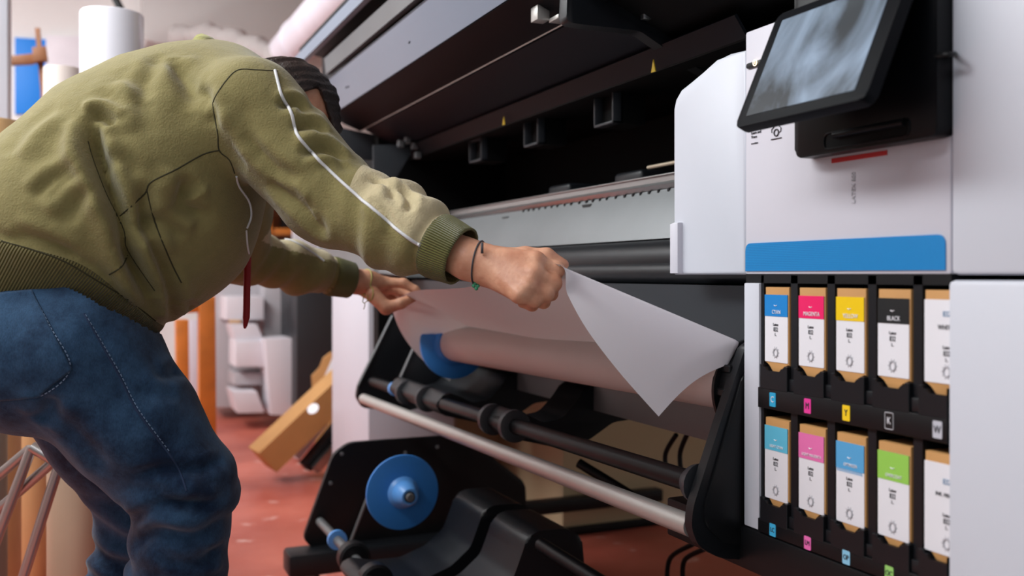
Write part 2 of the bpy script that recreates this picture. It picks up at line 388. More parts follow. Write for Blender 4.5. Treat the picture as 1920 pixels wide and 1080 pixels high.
for r in range(2):
    st, sb = [(-0.1605, -0.189), (-0.3475, -0.3665)][r]
    for i, (t, c) in enumerate(TAGS[r]):
        xc = sx0+PITCH*i+0.0235; zc = Z((st+sb)/2); w2 = .0065; h2 = .0098 if r == 0 else .0088
        if xc+w2 > bayx1: continue
        k = prism('colour_tag', [Vector((x, FY-.0046, z)) for x, z in rounded([(xc-w2, zc-h2), (xc+w2, zc-h2), (xc+w2, zc+h2), (xc-w2, zc+h2)], .0015, 3)], (0, .0006, 0), mat('tag_'+t+str(r), c, 0.4), bay)
        if t == 'K':
            bm = bmesh.new(); add_tube(bm, [Vector((x, FY-.0047, z)) for x, z in rounded([(xc-w2, zc-h2), (xc+w2, zc-h2), (xc+w2, zc+h2), (xc-w2, zc+h2)], .0015, 3)], .0004, 4, closed=True); build('tag_outline', bm, M_lblw, bay)
        textmesh('tag_letter', t, 0.012 if len(t) == 1 else .009, (xc, FY-.0050, zc), M_lblw if t in 'KC' else M_txt, bay, sx=0.8)
box('bay_base_beam', -1.35, XR, FY-.004, FY+.1, Z(-.43), Z(-.368), M_blk, PR, .004)
box('cabinet_base', -1.0, XR, FY+.02, 1.5, 0.12, Z(-.43), M_blk, PR, .004)
box('cabinet_foot', -1.1, XR, FY+.1, 1.4, 0.0, 0.12, M_blk, PR, .01)

# ---- hood and interior, all running the length of the machine
xr = -1.16
def strip(name, prof, x0, x1, m, parent, t=0.006, bev=0.0):
    """thin folded sheet: prof = [(Y,h)], extruded along X with thickness t backwards/upwards"""
    P = [Vector((0, y, Z(h))) for y, h in prof]; n = len(P); out = []
    for i, p_ in enumerate(P):
        d = (P[min(i+1, n-1)]-P[max(i-1, 0)]).normalized(); out.append(p_+Vector((0, -d.z, d.y))*t)
    poly = P+out[::-1]
    return prism(name, [Vector((x0, p_.y, p_.z)) for p_ in poly], (x1-x0, 0, 0), m, parent, bev)
box('interior_far_wall', -3.22, -3.16, .9, 1.5, Z(-.3), Z(.47), M_dark, PR, 0)
hood = strip('hood_cover', [(.75, .538), (.70, .623)], -3.22, xr+.15, M_grey, PR, -.012, .002)
strip('hood_lip', [(.852, .4915), (.80, .512), (.752, .536)], -3.22, xr+.15, M_lidr, hood, -.008)
px_prism('hood_end_plate', [(606, 232), (700, 252), (792, 262), (720, 300), (640, 300), (612, 262)], -3.23, M_char, hood, .02, 0, .002)
strip('hood_trim_line', [(.852, .4895), (.851, .4925)], -3.20, -1.66, M_alu, hood, -.003)
strip('hood_inner_panel', [(.985, .434), (.93, .452), (.856, .487)], -3.16, -1.52, M_lid, hood, -.006)
strip('hood_top_bar', [(.695, .640), (.69, .69)], -3.05, xr+.15, M_zinc, hood, -.02, .003)
strip('hood_recess', [(.70, .622), (.74, .66), (.74, .75), (.66, .765)], -3.3, xr+.15, M_blk, hood, -.01)
strip('hood_outer_edge', [(.662, .722), (.658, .757)], -3.42, xr+.15, M_grey, hood, -.02, .003)
lathe('hood_pivot', [(0, .03), (.04, .034), (.07, .026)], (-3.2, .70, Z(.63)), (1, 0, 0), M_blk, hood, 20)
bm = bmesh.new()
for x, y in [(777, 80), (656, 128), (657, 164), (661, 163)]:
    p_ = at(x, y, Y=.722); add_lathe(bm, [(0, .0035), (.003, .0035)], p_+Vector((0, -.014, 0)), (0, 1, -.5), 8)
build('hood_screws', bm, M_dark, hood)
# inner face with the warning triangles, then the black interior
st = strip('inner_header', [(1.0, .3935), (.975, .428)], -3.1, -1.3, mat('header_black', (16, 20, 26), .6, spec=.2), PR, -.006)
for x, y, s in [(946, 226, 0.011), (1227, 123, .0125)]:
    p_ = at(x, y, Y=.985)
    prism('warning_triangle', [p_+Vector((-s*.6, -.003, -s)), p_+Vector((s*.6, -.003, -s)), p_+Vector((0, -.003+.0, s*.9))], (0, .002, 0), M_yel, st)
yz_prism('interior_shell', [(1.0, Z(.40)), (1.38, Z(.42)), (1.38, Z(.18)), (1.06, Z(.155)), (1.06, Z(.165)), (1.365, Z(.19)), (1.365, Z(.41)), (1.0, Z(.39))], -3.15, xr, M_dark, PR, 0, 0)
yz_prism('interior_roof', [(.86, Z(.50)), (1.0, Z(.44)), (1.38, Z(.43)), (1.38, Z(.52)), (.75, Z(.6))], -3.2, xr, M_dark, PR, 0, 0)
box('rear_housing', -3.2, xr, 1.385, 1.5, Z(-.3), Z(.5), M_dark, PR, 0)
for (x0, y0, x1, y1) in [(885, 256, 908, 304), (988, 210, 1015, 274), (1120, 157, 1157, 236)]:
    A = at(x0, y1, Y=1.04); B = at(x1, y0, Y=1.04); C_ = at(x1, y1, Y=1.04)
    zl = (A.z+C_.z)/2
    bm = bmesh.new()
    w_ = B.x-A.x; t_ = .006
    for q in [(A.x, A.x+t_, zl, B.z), (B.x-t_, B.x, zl, B.z), (A.x, B.x, zl, zl+t_), (A.x, B.x, B.z-t_, B.z)]:
        add_box(bm, q[0], q[1], 1.03, 1.055, q[2], q[3], .0015)
    fr = build('air_duct_frame', bm, M_char, PR, angle=.6)
    box('duct_body', A.x, B.x, 1.05, 1.11, zl, B.z+.02, M_dark, fr, 0)
# faint curved guides
for x0 in (-2.3, -1.95, -1.62):
    box('guide_block', x0, x0+.12, 1.12, 1.34, Z(.19), Z(.235), M_blk2, PR, .01, 3)
rail = strip('platen_rail', [(1.05, .171), (1.045, .180), (1.05, .186), (1.05, .197)], -2.86, xr, M_steel, PR, -.02, .001)
tube('rail_edge', [(-2.86, 1.047, Z(.199)), (xr, 1.047, Z(.199))], .0022, M_steel, rail, 8)
tube('bright_bar', [(-1.75, 1.09, Z(.2275)), (xr, 1.09, Z(.2275))], .0045, mat('warm_bar', (175, 160, 140), .4, metal=.5), PR, 8)
x = -2.3; NP = 0
while x < xr-.02 and NP < 40:
    bm = bmesh.new(); NP += 1
    add_box(bm, x, x+.005+.004*random.random(), 1.045, 1.05, Z(.164), Z(.171), .001, 1); x += .030+.012*random.random()
    build('rail_pin', bm, M_blk, rail)
for x, y in [(950, 420), (1103, 399)]:
    p_ = at(x, y, Y=1.04)
    prism('rail_clip', [p_+Vector((-.034, 0, .020)), p_+Vector((.010, 0, .020)), p_+Vector((.010, 0, -.007)), p_+Vector((-.006, 0, -.007))], (0, .012, 0), M_blk, rail, .001)
strip('metal_apron', [(1.0, .069), (1.02, .12), (1.05, .17)], -2.9, xr, M_zinc, PR, -.008)
tube('drive_roller', [(-2.95, 1.0, Z(.028)), (xr, 1.0, Z(.028))], .038, M_blk2, PR, 28)
tube('pinch_roller', [(-2.95, .975, Z(.004)), (xr, .975, Z(.004))], .021, M_blk2, PR, 24)
yz_prism('front_apron', [(.95, Z(-.0175)), (1.05, Z(-.017)), (1.05, Z(-.215)), (.965, Z(-.215))], -2.95, xr, M_char, PR, 0, .002)
yz_prism('lower_beam', [(1.04, Z(-.20)), (1.3, Z(-.20)), (1.3, Z(-.305)), (1.04, Z(-.305))], -3.3, xr+.02, M_zinc, PR, 0, .004)
yz_prism('belly_panel', [(1.05, Z(-.017)), (1.4, Z(-.017)), (1.4, Z(-.2)), (1.05, Z(-.2))], -3.2, xr, M_dark, PR, 0, 0)
# hinge arm at the near end of the hood
arm = px_prism('hood_hinge_arm', [(1065, -40), (1062, 40), (1085, 45), (1150, 52), (1200, 58), (1260, 100), (1330, 140), (1420, 190), (1420, 40), (1290, 10), (1200, -40)], -1.52, M_blk2, PR, .03, .01)
for x, y, r in [(1278, 100, .006), (1213, 6, .007), (1243, 8, .004), (1247, 26, .003), (1285, 4, .005), (1270, 36, .003)]:
    p_ = at(x, y, a=1.51); lathe('hinge_bolt', [(-.012, r), (.006, r), (.008, r*.6)], p_, (1, 0, 0), M_chrome, arm, 12)
for x, y in [(1010, 28)]:
    p_ = at(x, y, a=1.68); box('hinge_bracket', p_.x-.01, p_.x+.02, p_.y-.012, p_.y+.014, p_.z-.014, p_.z+.014, M_alu, arm, .001)
p_ = at(1212, 18, a=1.5); box('hinge_bracket', p_.x-.008, p_.x+.004, p_.y-.008, p_.y+.008, p_.z-.018, p_.z+.022, M_steel, arm, .001)
p_ = at(1052, 36, a=1.64); box('hinge_bracket', p_.x-.02, p_.x+.02, p_.y-.016, p_.y+.012, p_.z-.004, p_.z+.004, M_alu, arm, .001)
# far end of the machine
box('far_end_leg', -3.92, -3.36, .92, 1.25, 0.1, Z(-.045), M_white, PR, .006)
box('far_end_foot', -3.85, -3.42, .95, 1.22, 0.0, 0.1, M_blk, PR, .006)
box('far_end_body', -3.9, -3.225, .96, 1.5, Z(-.04), Z(.50), M_dark, PR, .01)
box('far_end_window', -3.62, -3.48, .952, .962, Z(.33), Z(.392), M_white, PR, .001)
prism('far_end_cover', [at(x, y, Y=.9) for x, y in [(600, 440), (690, 452), (745, 490), (765, 520), (640, 505), (600, 480)]], (0, .15, 0), M_zinc, PR, .004)
lathe('far_end_drum', [(0, .10), (.02, .115), (.25, .115), (.27, .09)], (-3.3, 1.02, Z(-.06)), (1, 0, 0), M_blk, PR, 32)
prism('far_end_shield', [at(x, y, a=3.05) for x, y in [(700, 272), (782, 270), (745, 330), (725, 372), (700, 372)]], (-.01, 0, 0), M_char, PR, .002)
bm = bmesh.new()
for x, y in [(765, 262), (778, 272), (752, 268), (784, 290)]:
    p_ = at(x, y, a=3.0); add_box(bm, p_.x-.01, p_.x+.01, p_.y-.012, p_.y+.008, p_.z-.014, p_.z+.008, .003)
build('far_hinge', bm, M_zinc, PR)

# ---- upper roll support: side brackets, bars, cradle arms
BR = px_prism('roll_side_bracket', [(1400, 645), (1393, 664), (1348, 800), (1300, 950), (1296, 990), (1310, 1025), (1350, 1047), (1440, 1052), (1475, 640)], -1.156, M_blk2, PR, .018, .012, .004)
px_prism('bracket_face', [(1394, 700), (1322, 950), (1322, 985), (1360, 1020), (1425, 1022), (1440, 700)], -1.152, M_blk, BR, .006, .012, .002)
bm = bmesh.new()
g0 = Vector((-1.168, .934, Z(-.175)))
add_lathe(bm, [(0, .070), (-.026, .070), (-.028, .06)], g0, (1, 0, 0), 48)
add_lathe(bm, [(-.022, .079), (-.028, .079)], g0, (1, 0, 0), 48)
for k in range(12):
    t = k/12*math.tau; add_box(bm, g0.x-.024, g0.x-.002, g0.y+math.cos(t)*.069-.006, g0.y+math.cos(t)*.069+.006, g0.z+math.sin(t)*.069-.006, g0.z+math.sin(t)*.069+.006, .002, 1)
build('bracket_hub_ring', bm, M_blk, BR, angle=.6)
tube('silver_guide_bar', [at(1299, 987, a=1.18), at(682, 748, Y=.80)], .0165, M_alu, PR, 24)
prism('bar_label', [at(1287, 983, a=1.21).lerp(at(682, 748, Y=.80), t)+Vector((0, -.017, dz)) for t, dz in [(.475, -.008), (.505, -.008), (.505, .006), (.475, .006)]], (0, .002, 0), mat('aged_label', (200, 190, 160), .6), PR)
ra, rb = at(1316, 909, a=1.18), at(700, 716, Y=.84)
tube('black_support_bar', [ra, rb], .0165, M_blkg, PR, 24)
lathe('bar_end_cap', [(0, .032), (.016, .028), (.03, .02)], ra, rb-ra, M_char, PR, 24)
def on_bar(px):
    lo, hi = 0.0, 1.0
    for _ in range(40):
        m_ = (lo+hi)/2
        if proj(ra.lerp(rb, m_))[0] > px: lo = m_
        else: hi = m_
    return ra.lerp(rb, lo)
ax = (rb-ra).normalized()
for px, col in [(765, 0), (803, 0), (926, 0), (966, 0)]:
    lathe('bar_collar', [(-.004, .029), (-.002, .035), (.014, .035), (.016, .029)], on_bar(px), ax, M_char, PR, 28)
lathe('blue_clip', [(-.008, .021), (.008, .021)], on_bar(741), ax, M_blue2, PR, 24)
def cradle(name, xa, xb, parent, dz=0, scale=1.0, prof=None):
    q = rounded(prof, .012, 4)
    return prism(name, [Vector((xa, y, z+dz)) for y, z in q], (xb-xa, 0, 0), M_blk2, parent, .006, 3)
pr = [(.81, Z(-.325)), (.84, Z(-.292)), (.875, Z(-.305)), (.915, Z(-.325)), (.96, Z(-.318)), (.995, Z(-.285)), (1.02, Z(-.25)), (1.15, Z(-.25)), (1.155, Z(-.33)), (1.09, Z(-.335)), (1.03, Z(-.37)), (.96, Z(-.385)), (.88, Z(-.365)), (.83, Z(-.352))]
cradle('cradle_arm', -2.02, -1.90, PR, prof=pr)
cradle('cradle_arm', -2.74, -2.32, PR, -.008, prof=pr)
px_prism('far_side_bracket', [(737, 590), (672, 722), (668, 745), (680, 765), (760, 772), (880, 740), (830, 600)], -3.05, M_blk2, PR, .02, .012, .003)
px_prism('far_inner_bracket', [(790, 622), (744, 722), (756, 745), (840, 760), (930, 740), (880, 600)], -2.78, M_blk2, PR, .018, .012, .003)
tube('bracket_edge', [at(789, 622, a=2.775), at(747, 718, a=2.775)], .004, M_zinc, PR, 8)
tube('bracket_edge', [at(736, 592, a=3.045), at(672, 722, a=3.045)], .004, M_zinc, PR, 8)
# struts and cables underneath
tube('diagonal_strut', [at(1085, 868, Y=1.05), at(1210, 945, Y=1.15)], .012, M_blk, PR, 8)
box('base_crossbar', -3.45, -1.2, 1.1, 1.15, .075, .125, M_blk, PR, .004)
box('stand_crossbar', -3.0, -2.95, .75, 1.9, .10, .145, M_blk, PR, .004)
for pts in ([(1268, 815), (1248, 850), (1250, 885)], [(1288, 815), (1275, 850), (1278, 890)], [(1250, 1085), (1258, 1045), (1300, 1020)], [(1280, 1090), (1284, 1050), (1320, 1030)]):
    tube('loose_cable', spline([at(x, y, Y=1.3) for x, y in pts], 6), .006, M_blk, PR, 8)

# ---- lower take-up stand
plate = px_prism('take_up_side_plate', [(568, 1012), (590, 1030), (700, 1085), (760, 1200), (1000, 1200), (985, 905), (870, 815), (655, 830), (625, 852)], -2.75, M_blk, PR, .02, .02, .003)
A = at(540, 1024, a=2.7)
box('stand_foot', -2.78, -2.68, A.y, 1.3, .075, .14, M_blk2, PR, .01)
lathe('stand_caster', [(0, .036), (.004, .04), (.024, .04), (.028, .036)], (-2.745, A.y+.06, .04), (1, 0, 0), M_char, PR, 24)
box('caster_fork', -2.76, -2.70, A.y+.045, A.y+.075, .045, .08, M_zinc, PR, .003)
for x, y in [(641, 851), (820, 838), (760, 849), (620, 906)]:
    lathe('plate_bolt', [(0, .006), (.003, .005)], at(x, y, a=2.75), (1, 0, 0), M_zinc, plate, 10)
sa = at(600, 978, a=2.74); sb = at(790, 1165, Y=sa.y); sb = Vector((-1.35, sa.y, sa.z))
tube('lower_steel_bar', [sa, sb], .0125, M_zinc, PR, 20)
def on_low(px):
    lo, hi = 0.0, 1.0
    for _ in range(40):
        m_ = (lo+hi)/2
        if proj(sa.lerp(sb, m_))[0] < px: lo = m_
        else: hi = m_
    return sa.lerp(sb, lo)
for px in (660, 700): lathe('bar_collar', [(-.004, .034), (0, .04), (.03, .04), (.034, .034)], on_low(px), (1, 0, 0), M_blk2, PR, 28)
lathe('blue_clip', [(-.006, .026), (.006, .026)], on_low(632), (1, 0, 0), M_blue2, PR, 20)
y0 = sa.y; z0 = sa.z
a1_ = [at(x, y, a=2.11) for x, y in [(690, 1086), (740, 1092), (795, 1086), (845, 1062), (882, 1026), (897, 985), (905, 960), (925, 947), (975, 944), (1000, 958), (1004, 1000), (1004, 1130), (740, 1150), (670, 1110)]]
lowp = [(p_.y, p_.z) for p_ in a1_]
lowp_old = [(y0-.03, z0), (y0, z0+.035), (y0+.04, z0+.012), (y0+.085, z0-.035), (y0+.14, z0-.03), (y0+.185, z0+.035), (y0+.20, z0+.11), (y0+.225, z0+.145), (y0+.30, z0+.14), (y0+.33, z0+.10), (y0+.33, z0-.10), (y0+.1, z0-.12), (y0, z0-.05)]
cradle('take_up_cradle_arm', -2.30, -2.11, PR, prof=lowp)
cradle('take_up_cradle_arm', -2.05, -1.86, PR, prof=lowp)
tube('lower_black_bar', [at(1015, 1022, Y=.86), Vector((-1.2, .86, at(1015, 1022, Y=.86).z-.01))], .015, M_blkg, PR, 18)
tube('plate_edge_rod', [at(688, 935, a=2.72), at(652, 1030, a=2.72)], .005, M_zinc, PR, 8)

# ------------------------------------------------------------------ spindles and roll (they lift out)
RX0 = -2.42
rc0 = Vector((RX0, .90, H-.1835)); rc1 = Vector((-1.193, .905, H-.160)); rax = (rc1-rc0).normalized()
SP = empty('media_spindle', rc0, 'blue-flanged spindle carrying the paper roll in the upper brackets', 'spindle')
lathe('flange', [(-.030, .040), (-.012, .048), (-.010, .095), (0, .096), (.002, .092), (.004, .060), (.02, .052)], rc0, rax, M_blue, SP, 64)
lathe('shaft', [(-.30, .014), (-.03, .014)], rc0, rax, M_steel, SP, 20)
RL = lathe('paper_roll', [(.006, .046), (.008, .048), ((rc1-rc0).length-.004, .048), ((rc1-rc0).length, .046)], rc0, rax, M_pape2, None, 64)
tag(RL, 'long pale paper roll lying between the blue flange and the black bracket', 'paper roll')
lc = at(755, 923, Y=.74)
S2 = empty('take_up_spindle', lc, 'lower spindle end with bare blue disc and cone, in front of black plate', 'spindle')
lathe('flange', [(-.012, .060), (-.010, .094), (-.003, .0965), (.002, .0955), (.003, .088), (.005, .040)], lc, (1, 0, 0), M_blue, S2, 64)
lathe('hub_cone', [(.004, .042), (.012, .038), (.016, .034), (.03, .032), (.055, .024), (.060, .020), (.060, .0145), (.05, .0145)], lc, (1, 0, 0), M_blue2, S2, 48)
lathe('shaft_tip', [(.02, .0145), (.052, .0145), (.058, .0115), (.066, .0105), (.068, .008)], lc, (1, 0, 0), M_zinc, S2, 24)
lathe('shaft', [(-.05, .012), (-.01, .012)], lc, (1, 0, 0), M_zinc, S2, 16)

# ------------------------------------------------------------------ the sheet being pulled up
def interp(tab, s):
    for (s0, p0), (s1, p1) in zip(tab[:-1], tab[1:]):
        if s <= s1: t = (s-s0)/(s1-s0); return p0.lerp(p1, t)
    return tab[-1][1]
def dense(tab, n=12):
    ss = [t[0] for t in tab]; P = [t[1] for t in tab]; sp = spline(P, n); out = []
    for i in range(len(ss)-1):
        for j in range(n): out.append((ss[i]+(ss[i+1]-ss[i])*j/n, sp[i*n+j]))
    out.append((ss[-1], sp[-1])); return out
SH = .70
LE = dense([(0, at(733, 566, Y=.70)), (.12, at(775, 546, Y=.672)), (.3, at(840, 541.5, Y=.645)), (.48, at(893, 535, Y=.62)), (SH, at(1040, 494, Y=.62)),
      (.76, at(1064, 552, Y=.632)), (.83, at(1102, 620, Y=.655)), (.91, at(1163, 700, Y=.70)), (1, at(1235, 781, Y=.76))])
RO = [(0, Vector((-2.54, .93, Z(-.30)))), (.06, Vector((-2.50, .98, Z(-.20)))), (.14, Vector((-2.42, 1.01, Z(-.175)))), (.45, Vector((-2.0, 1.01, Z(-.185)))), (.75, Vector((-1.5, 1.0, Z(-.18)))), (1, Vector((-1.25, .935, Z(-.136))))]
CR = dense([(SH, at(1040, 494, Y=.62)), (.76, at(1115, 525.5, Y=.69)), (.84, at(1205, 563, Y=.76)), (.90, at(1300, 602, Y=.83)), (.965, at(1386, 640, Y=.895)), (1, at(1364, 684, Y=.875))])
ns, ntt = 120, 44
bm = bmesh.new(); G = []
for i in range(ns+1):
    s = i/ns; Lp = interp(LE, s); R = interp(RO, s); row = []
    jc = 0 if s <= SH else max(1, round(ntt*.55*((s-SH)/(1-SH))**.5))
    for j in range(ntt+1):
        t = j/ntt
        if s <= SH:
            k = .03
            mid = Lp.lerp(R, .45)+Vector((0, -k*.25, -k*.5))
            if s < .14:
                e = at(745, 650, a=2.52); mid = mid.lerp(e, (1-s/.14)**1.5)
            P_ = (1-t)**2*Lp+2*t*(1-t)*mid+t*t*R
        else:
            f_ = (s-SH)/(1-SH); cq = min(1, f_/.88)
            C_ = at(1040+346*cq, 494+146*cq, Y=.62+.275*cq)
            if f_ > .88: C_ = C_.lerp(at(1364, 684, Y=.875), ((f_-.88)/.12)**1.3)
            tc_ = jc/ntt
            # leading edge -> crest -> roll, rounded over the crest
            if t < tc_:
                q = t/tc_; bul = (C_-Lp).length*.15*(1-.1*f_**2)
                P_ = Lp.lerp(C_, q)+Vector((.35, -1.0, .45)).lerp(Vector((.1, -.2, 1)), f_**2).normalized()*bul*math.sin(math.pi*q)*(1-.35*f_)
            else:
                q = (t-tc_)/(1-tc_); P_ = C_.lerp(R, q)+Vector((0, .3, .1))*.04*math.sin(math.pi*q)*(1-f_*.6)-Vector((0, 0, .0))
                P_ = P_+Vector((0, 0, -.01*math.sin(math.pi*q)))
        row.append(bm.verts.new(P_))
    G.append(row)
for i in range(ns):
    for j in range(ntt): bm.faces.new([G[i][j], G[i+1][j], G[i+1][j+1], G[i][j+1]])
sheet = build('paper_sheet', bm, M_paper, None, smooth=True)
tag(sheet, 'wide white sheet lifted from the roll by both hands, right corner curling down', 'paper')

# ------------------------------------------------------------------ ink cartons
def carton(col, word, r, i, label, tc_white=True, band=True):
    x0 = sx0+PITCH*i; top, bot = [(-.0174, -.138), (-.2022, -.326)][r]
    W = .0505; Wc = min(W, bayx1-x0)
    root = empty('ink_carton', (x0+.026, FY+.05, Z(bot)), label, 'ink cartridge', 'ink cartons in the two-row bay')
    q = [(0, top), (W, top), (W, bot+.012), (W-.014, bot+.010), (W-.018, bot), (.016, bot), (.010, bot+.012), (0, bot+.013)]
    q = [(min(a_, Wc), b_) for a_, b_ in q]
    seen = []; [seen.append(p_) for p_ in q if p_ not in seen]
    prism('carton', [Vector((x0+a_, FY+.002, Z(b_))) for a_, b_ in seen], (0, .046, 0), M_card, root, .0018)
    lt = top-.0108; lb = bot+(.0153 if r == 0 else .0103); bb = lt-(.0303 if r == 0 else .034)
    lw = min(.0485, Wc)
    lab = prism('label', [Vector((a_, FY+.0012, Z(b_))) for a_, b_ in rounded([(x0, lb), (x0+lw, lb), (x0+lw, lt), (x0, lt)], .0012, 2)], (0, .002, 0), M_lblw, root)
    xc = x0+.0235
    if band:
        prism('colour_band', [Vector((a_, FY+.0007, Z(b_))) for a_, b_ in [(x0, bb), (x0+lw, bb), (x0+lw, lt), (x0, lt)]], (0, .001, 0), mat('band_'+word, col, .4, var=.02), lab)
        textmesh('label_text', word, .0078 if len(word) < 8 else .0056, (xc+.002, FY+.0004, Z(bb+.006)), M_lblw, lab, sx=.85)
        bm = bmesh.new(); add_tube(bm, [Vector((xc-.003+.0006*k, FY+.0004, Z(bb+.0145+.0012*abs(k-5)/5))) for k in range(11)], .0006, 5)
        build('label_drop', bm, M_lblw, lab)
    else:
        textmesh('label_text', word, .0078 if len(word) < 8 else .0062, (xc+.006, FY+.0009, Z(bb-.001)), M_txt, lab, sx=.85)
        textmesh('label_text', '832', .009, (xc+.008, FY+.0009, Z(bb+.014)), mat('print_bluegrey', (120, 150, 180), .5), lab, sx=.8)
    dz = -.012 if not band else 0
    dx = .008 if not band else 0
    textmesh('label_text', 'Latex', .0056, (xc+dx, FY+.0009, Z(bb-.0115+dz)), M_txt, lab, sx=.9)
    textmesh('label_text', '832', .0085, (xc+dx, FY+.0009, Z(bb-.0185+dz)), M_txt, lab, sx=.75)
    textmesh('label_text', 'L.', .0058, (xc+dx, FY+.0009, Z(bb-.0255+dz)), M_txt, lab)
    bm = bmesh.new(); cc = Vector((xc+dx, FY+.0011, Z(lb+.0135)))
    add_tube(bm, [cc+Vector((math.cos(t/20*math.tau)*.0045, 0, math.sin(t/20*math.tau)*.0055)) for t in range(20)], .0013, 5, closed=True)
    for t in range(10):
        d = Vector((math.cos(t/10*math.tau), 0, math.sin(t/10*math.tau)*1.15)); add_tube(bm, [cc+d*.006, cc+d*.0075], .0005, 4)
    build('label_seal', bm, M_txtg, lab)
    return root
carton((0, 125, 200), 'CYAN', 0, 0, 'ink carton with dark blue CYAN label, top left of the bay')
carton((232, 20, 98), 'MAGENTA', 0, 1, 'ink carton with deep pink MAGENTA label in the top row')
carton((235, 195, 0), 'YELLOW', 0, 2, 'ink carton with yellow band in the middle of the top row')
carton((22, 26, 28), 'BLACK', 0, 3, 'ink carton with BLACK label band in the top row')
carton((255, 255, 255), 'WHITE', 0, 4, 'ink carton with all-white WHITE label, top right of the bay', band=False)
carton((92, 182, 212), 'LIGHT CYAN', 1, 0, 'ink carton with pale turquoise band, bottom left of the bay')
carton((226, 112, 172), 'LIGHT MAGENTA', 1, 1, 'ink carton with light pink band in the bottom row')
op = carton((84, 160, 210), 'OPTIMIZER', 1, 2, 'ink carton with mid-blue band and zigzag edge in the bottom row')
carton((146, 200, 84), 'OVERCOAT', 1, 3, 'ink carton with green band in the bottom row')
carton((255, 255, 255), 'INK. MEGA.', 1, 4, 'carton with all-white label, bottom right of the bay', band=False)
bm = bmesh.new(); x0 = sx0+PITCH*2; zt = Z(-.2022-.0108-.034)
for k in range(15):
    add_prism(bm, [Vector((x0+.0008+k*.003, FY+.0006, zt+.0005)), Vector((x0+.0026+k*.003, FY+.0006, zt-.0042)), Vector((x0+.0034+k*.003, FY+.0006, zt-.0042)), Vector((x0+.0024+k*.003, FY+.0006, zt+.0005))], (0, .0008, 0))
lab = [c for c in op.children if c.name.startswith('label')][0]
build('zigzag_edge', bm, mat('band_OPTIMIZER', (0, 0, 0)), lab)
# ------------------------------------------------------------------ things behind and to the left
def upright(name, pxl, pxr, top, c, m, label, cat, group=None, core=None):
    A = at(pxl, top, c=c); B = at(pxr, top, c=c); r = (B-A).length/2; C_ = (A+B)/2
    bm = bmesh.new(); prof = [(0, r*.97), (.004, r), (A.z-.004, r), (A.z, r*.97), (A.z, r*.45), (A.z-.03, r*.45)]
    add_lathe(bm, prof, (C_.x, C_.y, 0), (0, 0, 1), 40)
    return tag(build(name, bm, m, None, angle=.6), label, cat, group)
Mgl = mat('glossy_white_film', (222, 222, 232), .22, var=.01)
Mcream = mat('cream_paper', (205, 184, 158), .6, var=.03)
upright('vinyl_roll', 154, 266, 26, 2.75, Mgl, 'tall glossy white roll standing upright behind the bent back', 'roll', 'upright media rolls')
upright('kraft_roll', -70, 34, 226, 2.55, M_card2, 'tan kraft paper roll standing by the white column', 'roll', 'upright media rolls')
upright('paper_tube', 84, 150, 128, 3.1, mat('pinkish_paper', (212, 200, 194), .6), 'short pinkish paper roll between blue board and tall glossy roll', 'roll', 'upright media rolls')
upright('cream_roll', 92, 182, 690, 2.35, Mcream, 'cream paper roll standing low behind the jeans', 'roll', 'upright media rolls')
upright('brown_roll', 30, 92, 640, 2.95, M_card2, 'brown cardboard roll standing behind the chrome legs', 'roll', 'upright media rolls')
upright('grey_roll', -60, 10, 660, 2.2, mat('greyish_tube', (150, 138, 126), .6), 'greyish tube standing at the left edge beside the brown roll', 'roll', 'upright media rolls')
M_legs = mat('worn_chrome', (170, 166, 164), .3, metal=.9)
st = empty('trestle_stool', at(40, 1000, c=1.98)*1.0, 'chrome tubular stool legs standing behind the person', 'stool')
legs = [((112, 868), (38, 1100)), ((60, 838), (-25, 1060)), ((95, 862), (122, 1150))]
for a_, b_ in legs[:2]:
    p0 = at(*a_, c=1.98); p1 = at(*b_, c=1.98); d = (p1-p0); p1 = p0+d*((p0.z-.0)/(-d.z)); tube('leg', [p0, p1], .0105, M_legs, st, 14)
p0 = at(100, 866, c=2.0); p1 = Vector((p0.x-.30, p0.y-.55, 0)); tube('leg', [p0, p1], .0105, M_legs, st, 14)
p0 = at(56, 842, c=2.0); p1 = Vector((p0.x-.30, p0.y-.60, 0)); tube('leg', [p0, p1], .0105, M_legs, st, 14)
c0 = (at(112, 868, c=1.98)+at(60, 838, c=1.98))/2
tube('top_rail', [at(112, 868, c=1.98), at(60, 838, c=1.98)], .012, M_legs, st, 12)
tube('cross_tie', [at(100, 872, c=2.0), at(114, 872, c=2.0)], .006, M_red, st, 8)
# blue board and wooden easel
FX = 6.95
def panel(name, pix, a_, m, label, cat, t=.02, group=None):
    o = prism(name, [at(x, y, a=a_) for x, y in pix], (-t, 0, 0), m, None, .002); return tag(o, label, cat, group)
panel('blue_board', [(28, 70), (88, 74), (90, 212), (28, 214)], 6.98, mat('bright_blue', (0, 126, 222), .5, var=.01), 'bright blue board hanging on the far wall', 'board')
es = empty('wooden_easel', at(72, 300, c=5.2), 'brown wooden easel top with crossbar in front of blue board', 'easel')
prism('upright', [at(x, y, a=5.1) for x, y in [(65, 52), (75, 52), (87, 175), (90, 862), (79, 862), (76, 175)]], (-.03, 0, 0), M_wood, es, .002)
prism('crossbar', [at(x, y, a=5.07) for x, y in [(20, 104), (62, 100), (62, 118), (20, 120)]], (-.05, 0, 0), M_wood, es, .002)
prism('clamp', [at(x, y, a=5.05) for x, y in [(60, 88), (86, 86), (90, 112), (62, 116)]], (-.06, 0, 0), M_wood, es, .003)
panel('white_cabinet', [(86, 66), (160, 68), (160, 300), (86, 300)], 6.96, mat('cabinet_white', (226, 220, 226), .6), 'plain white panel on the far wall beside the blue board', 'panel', .04)
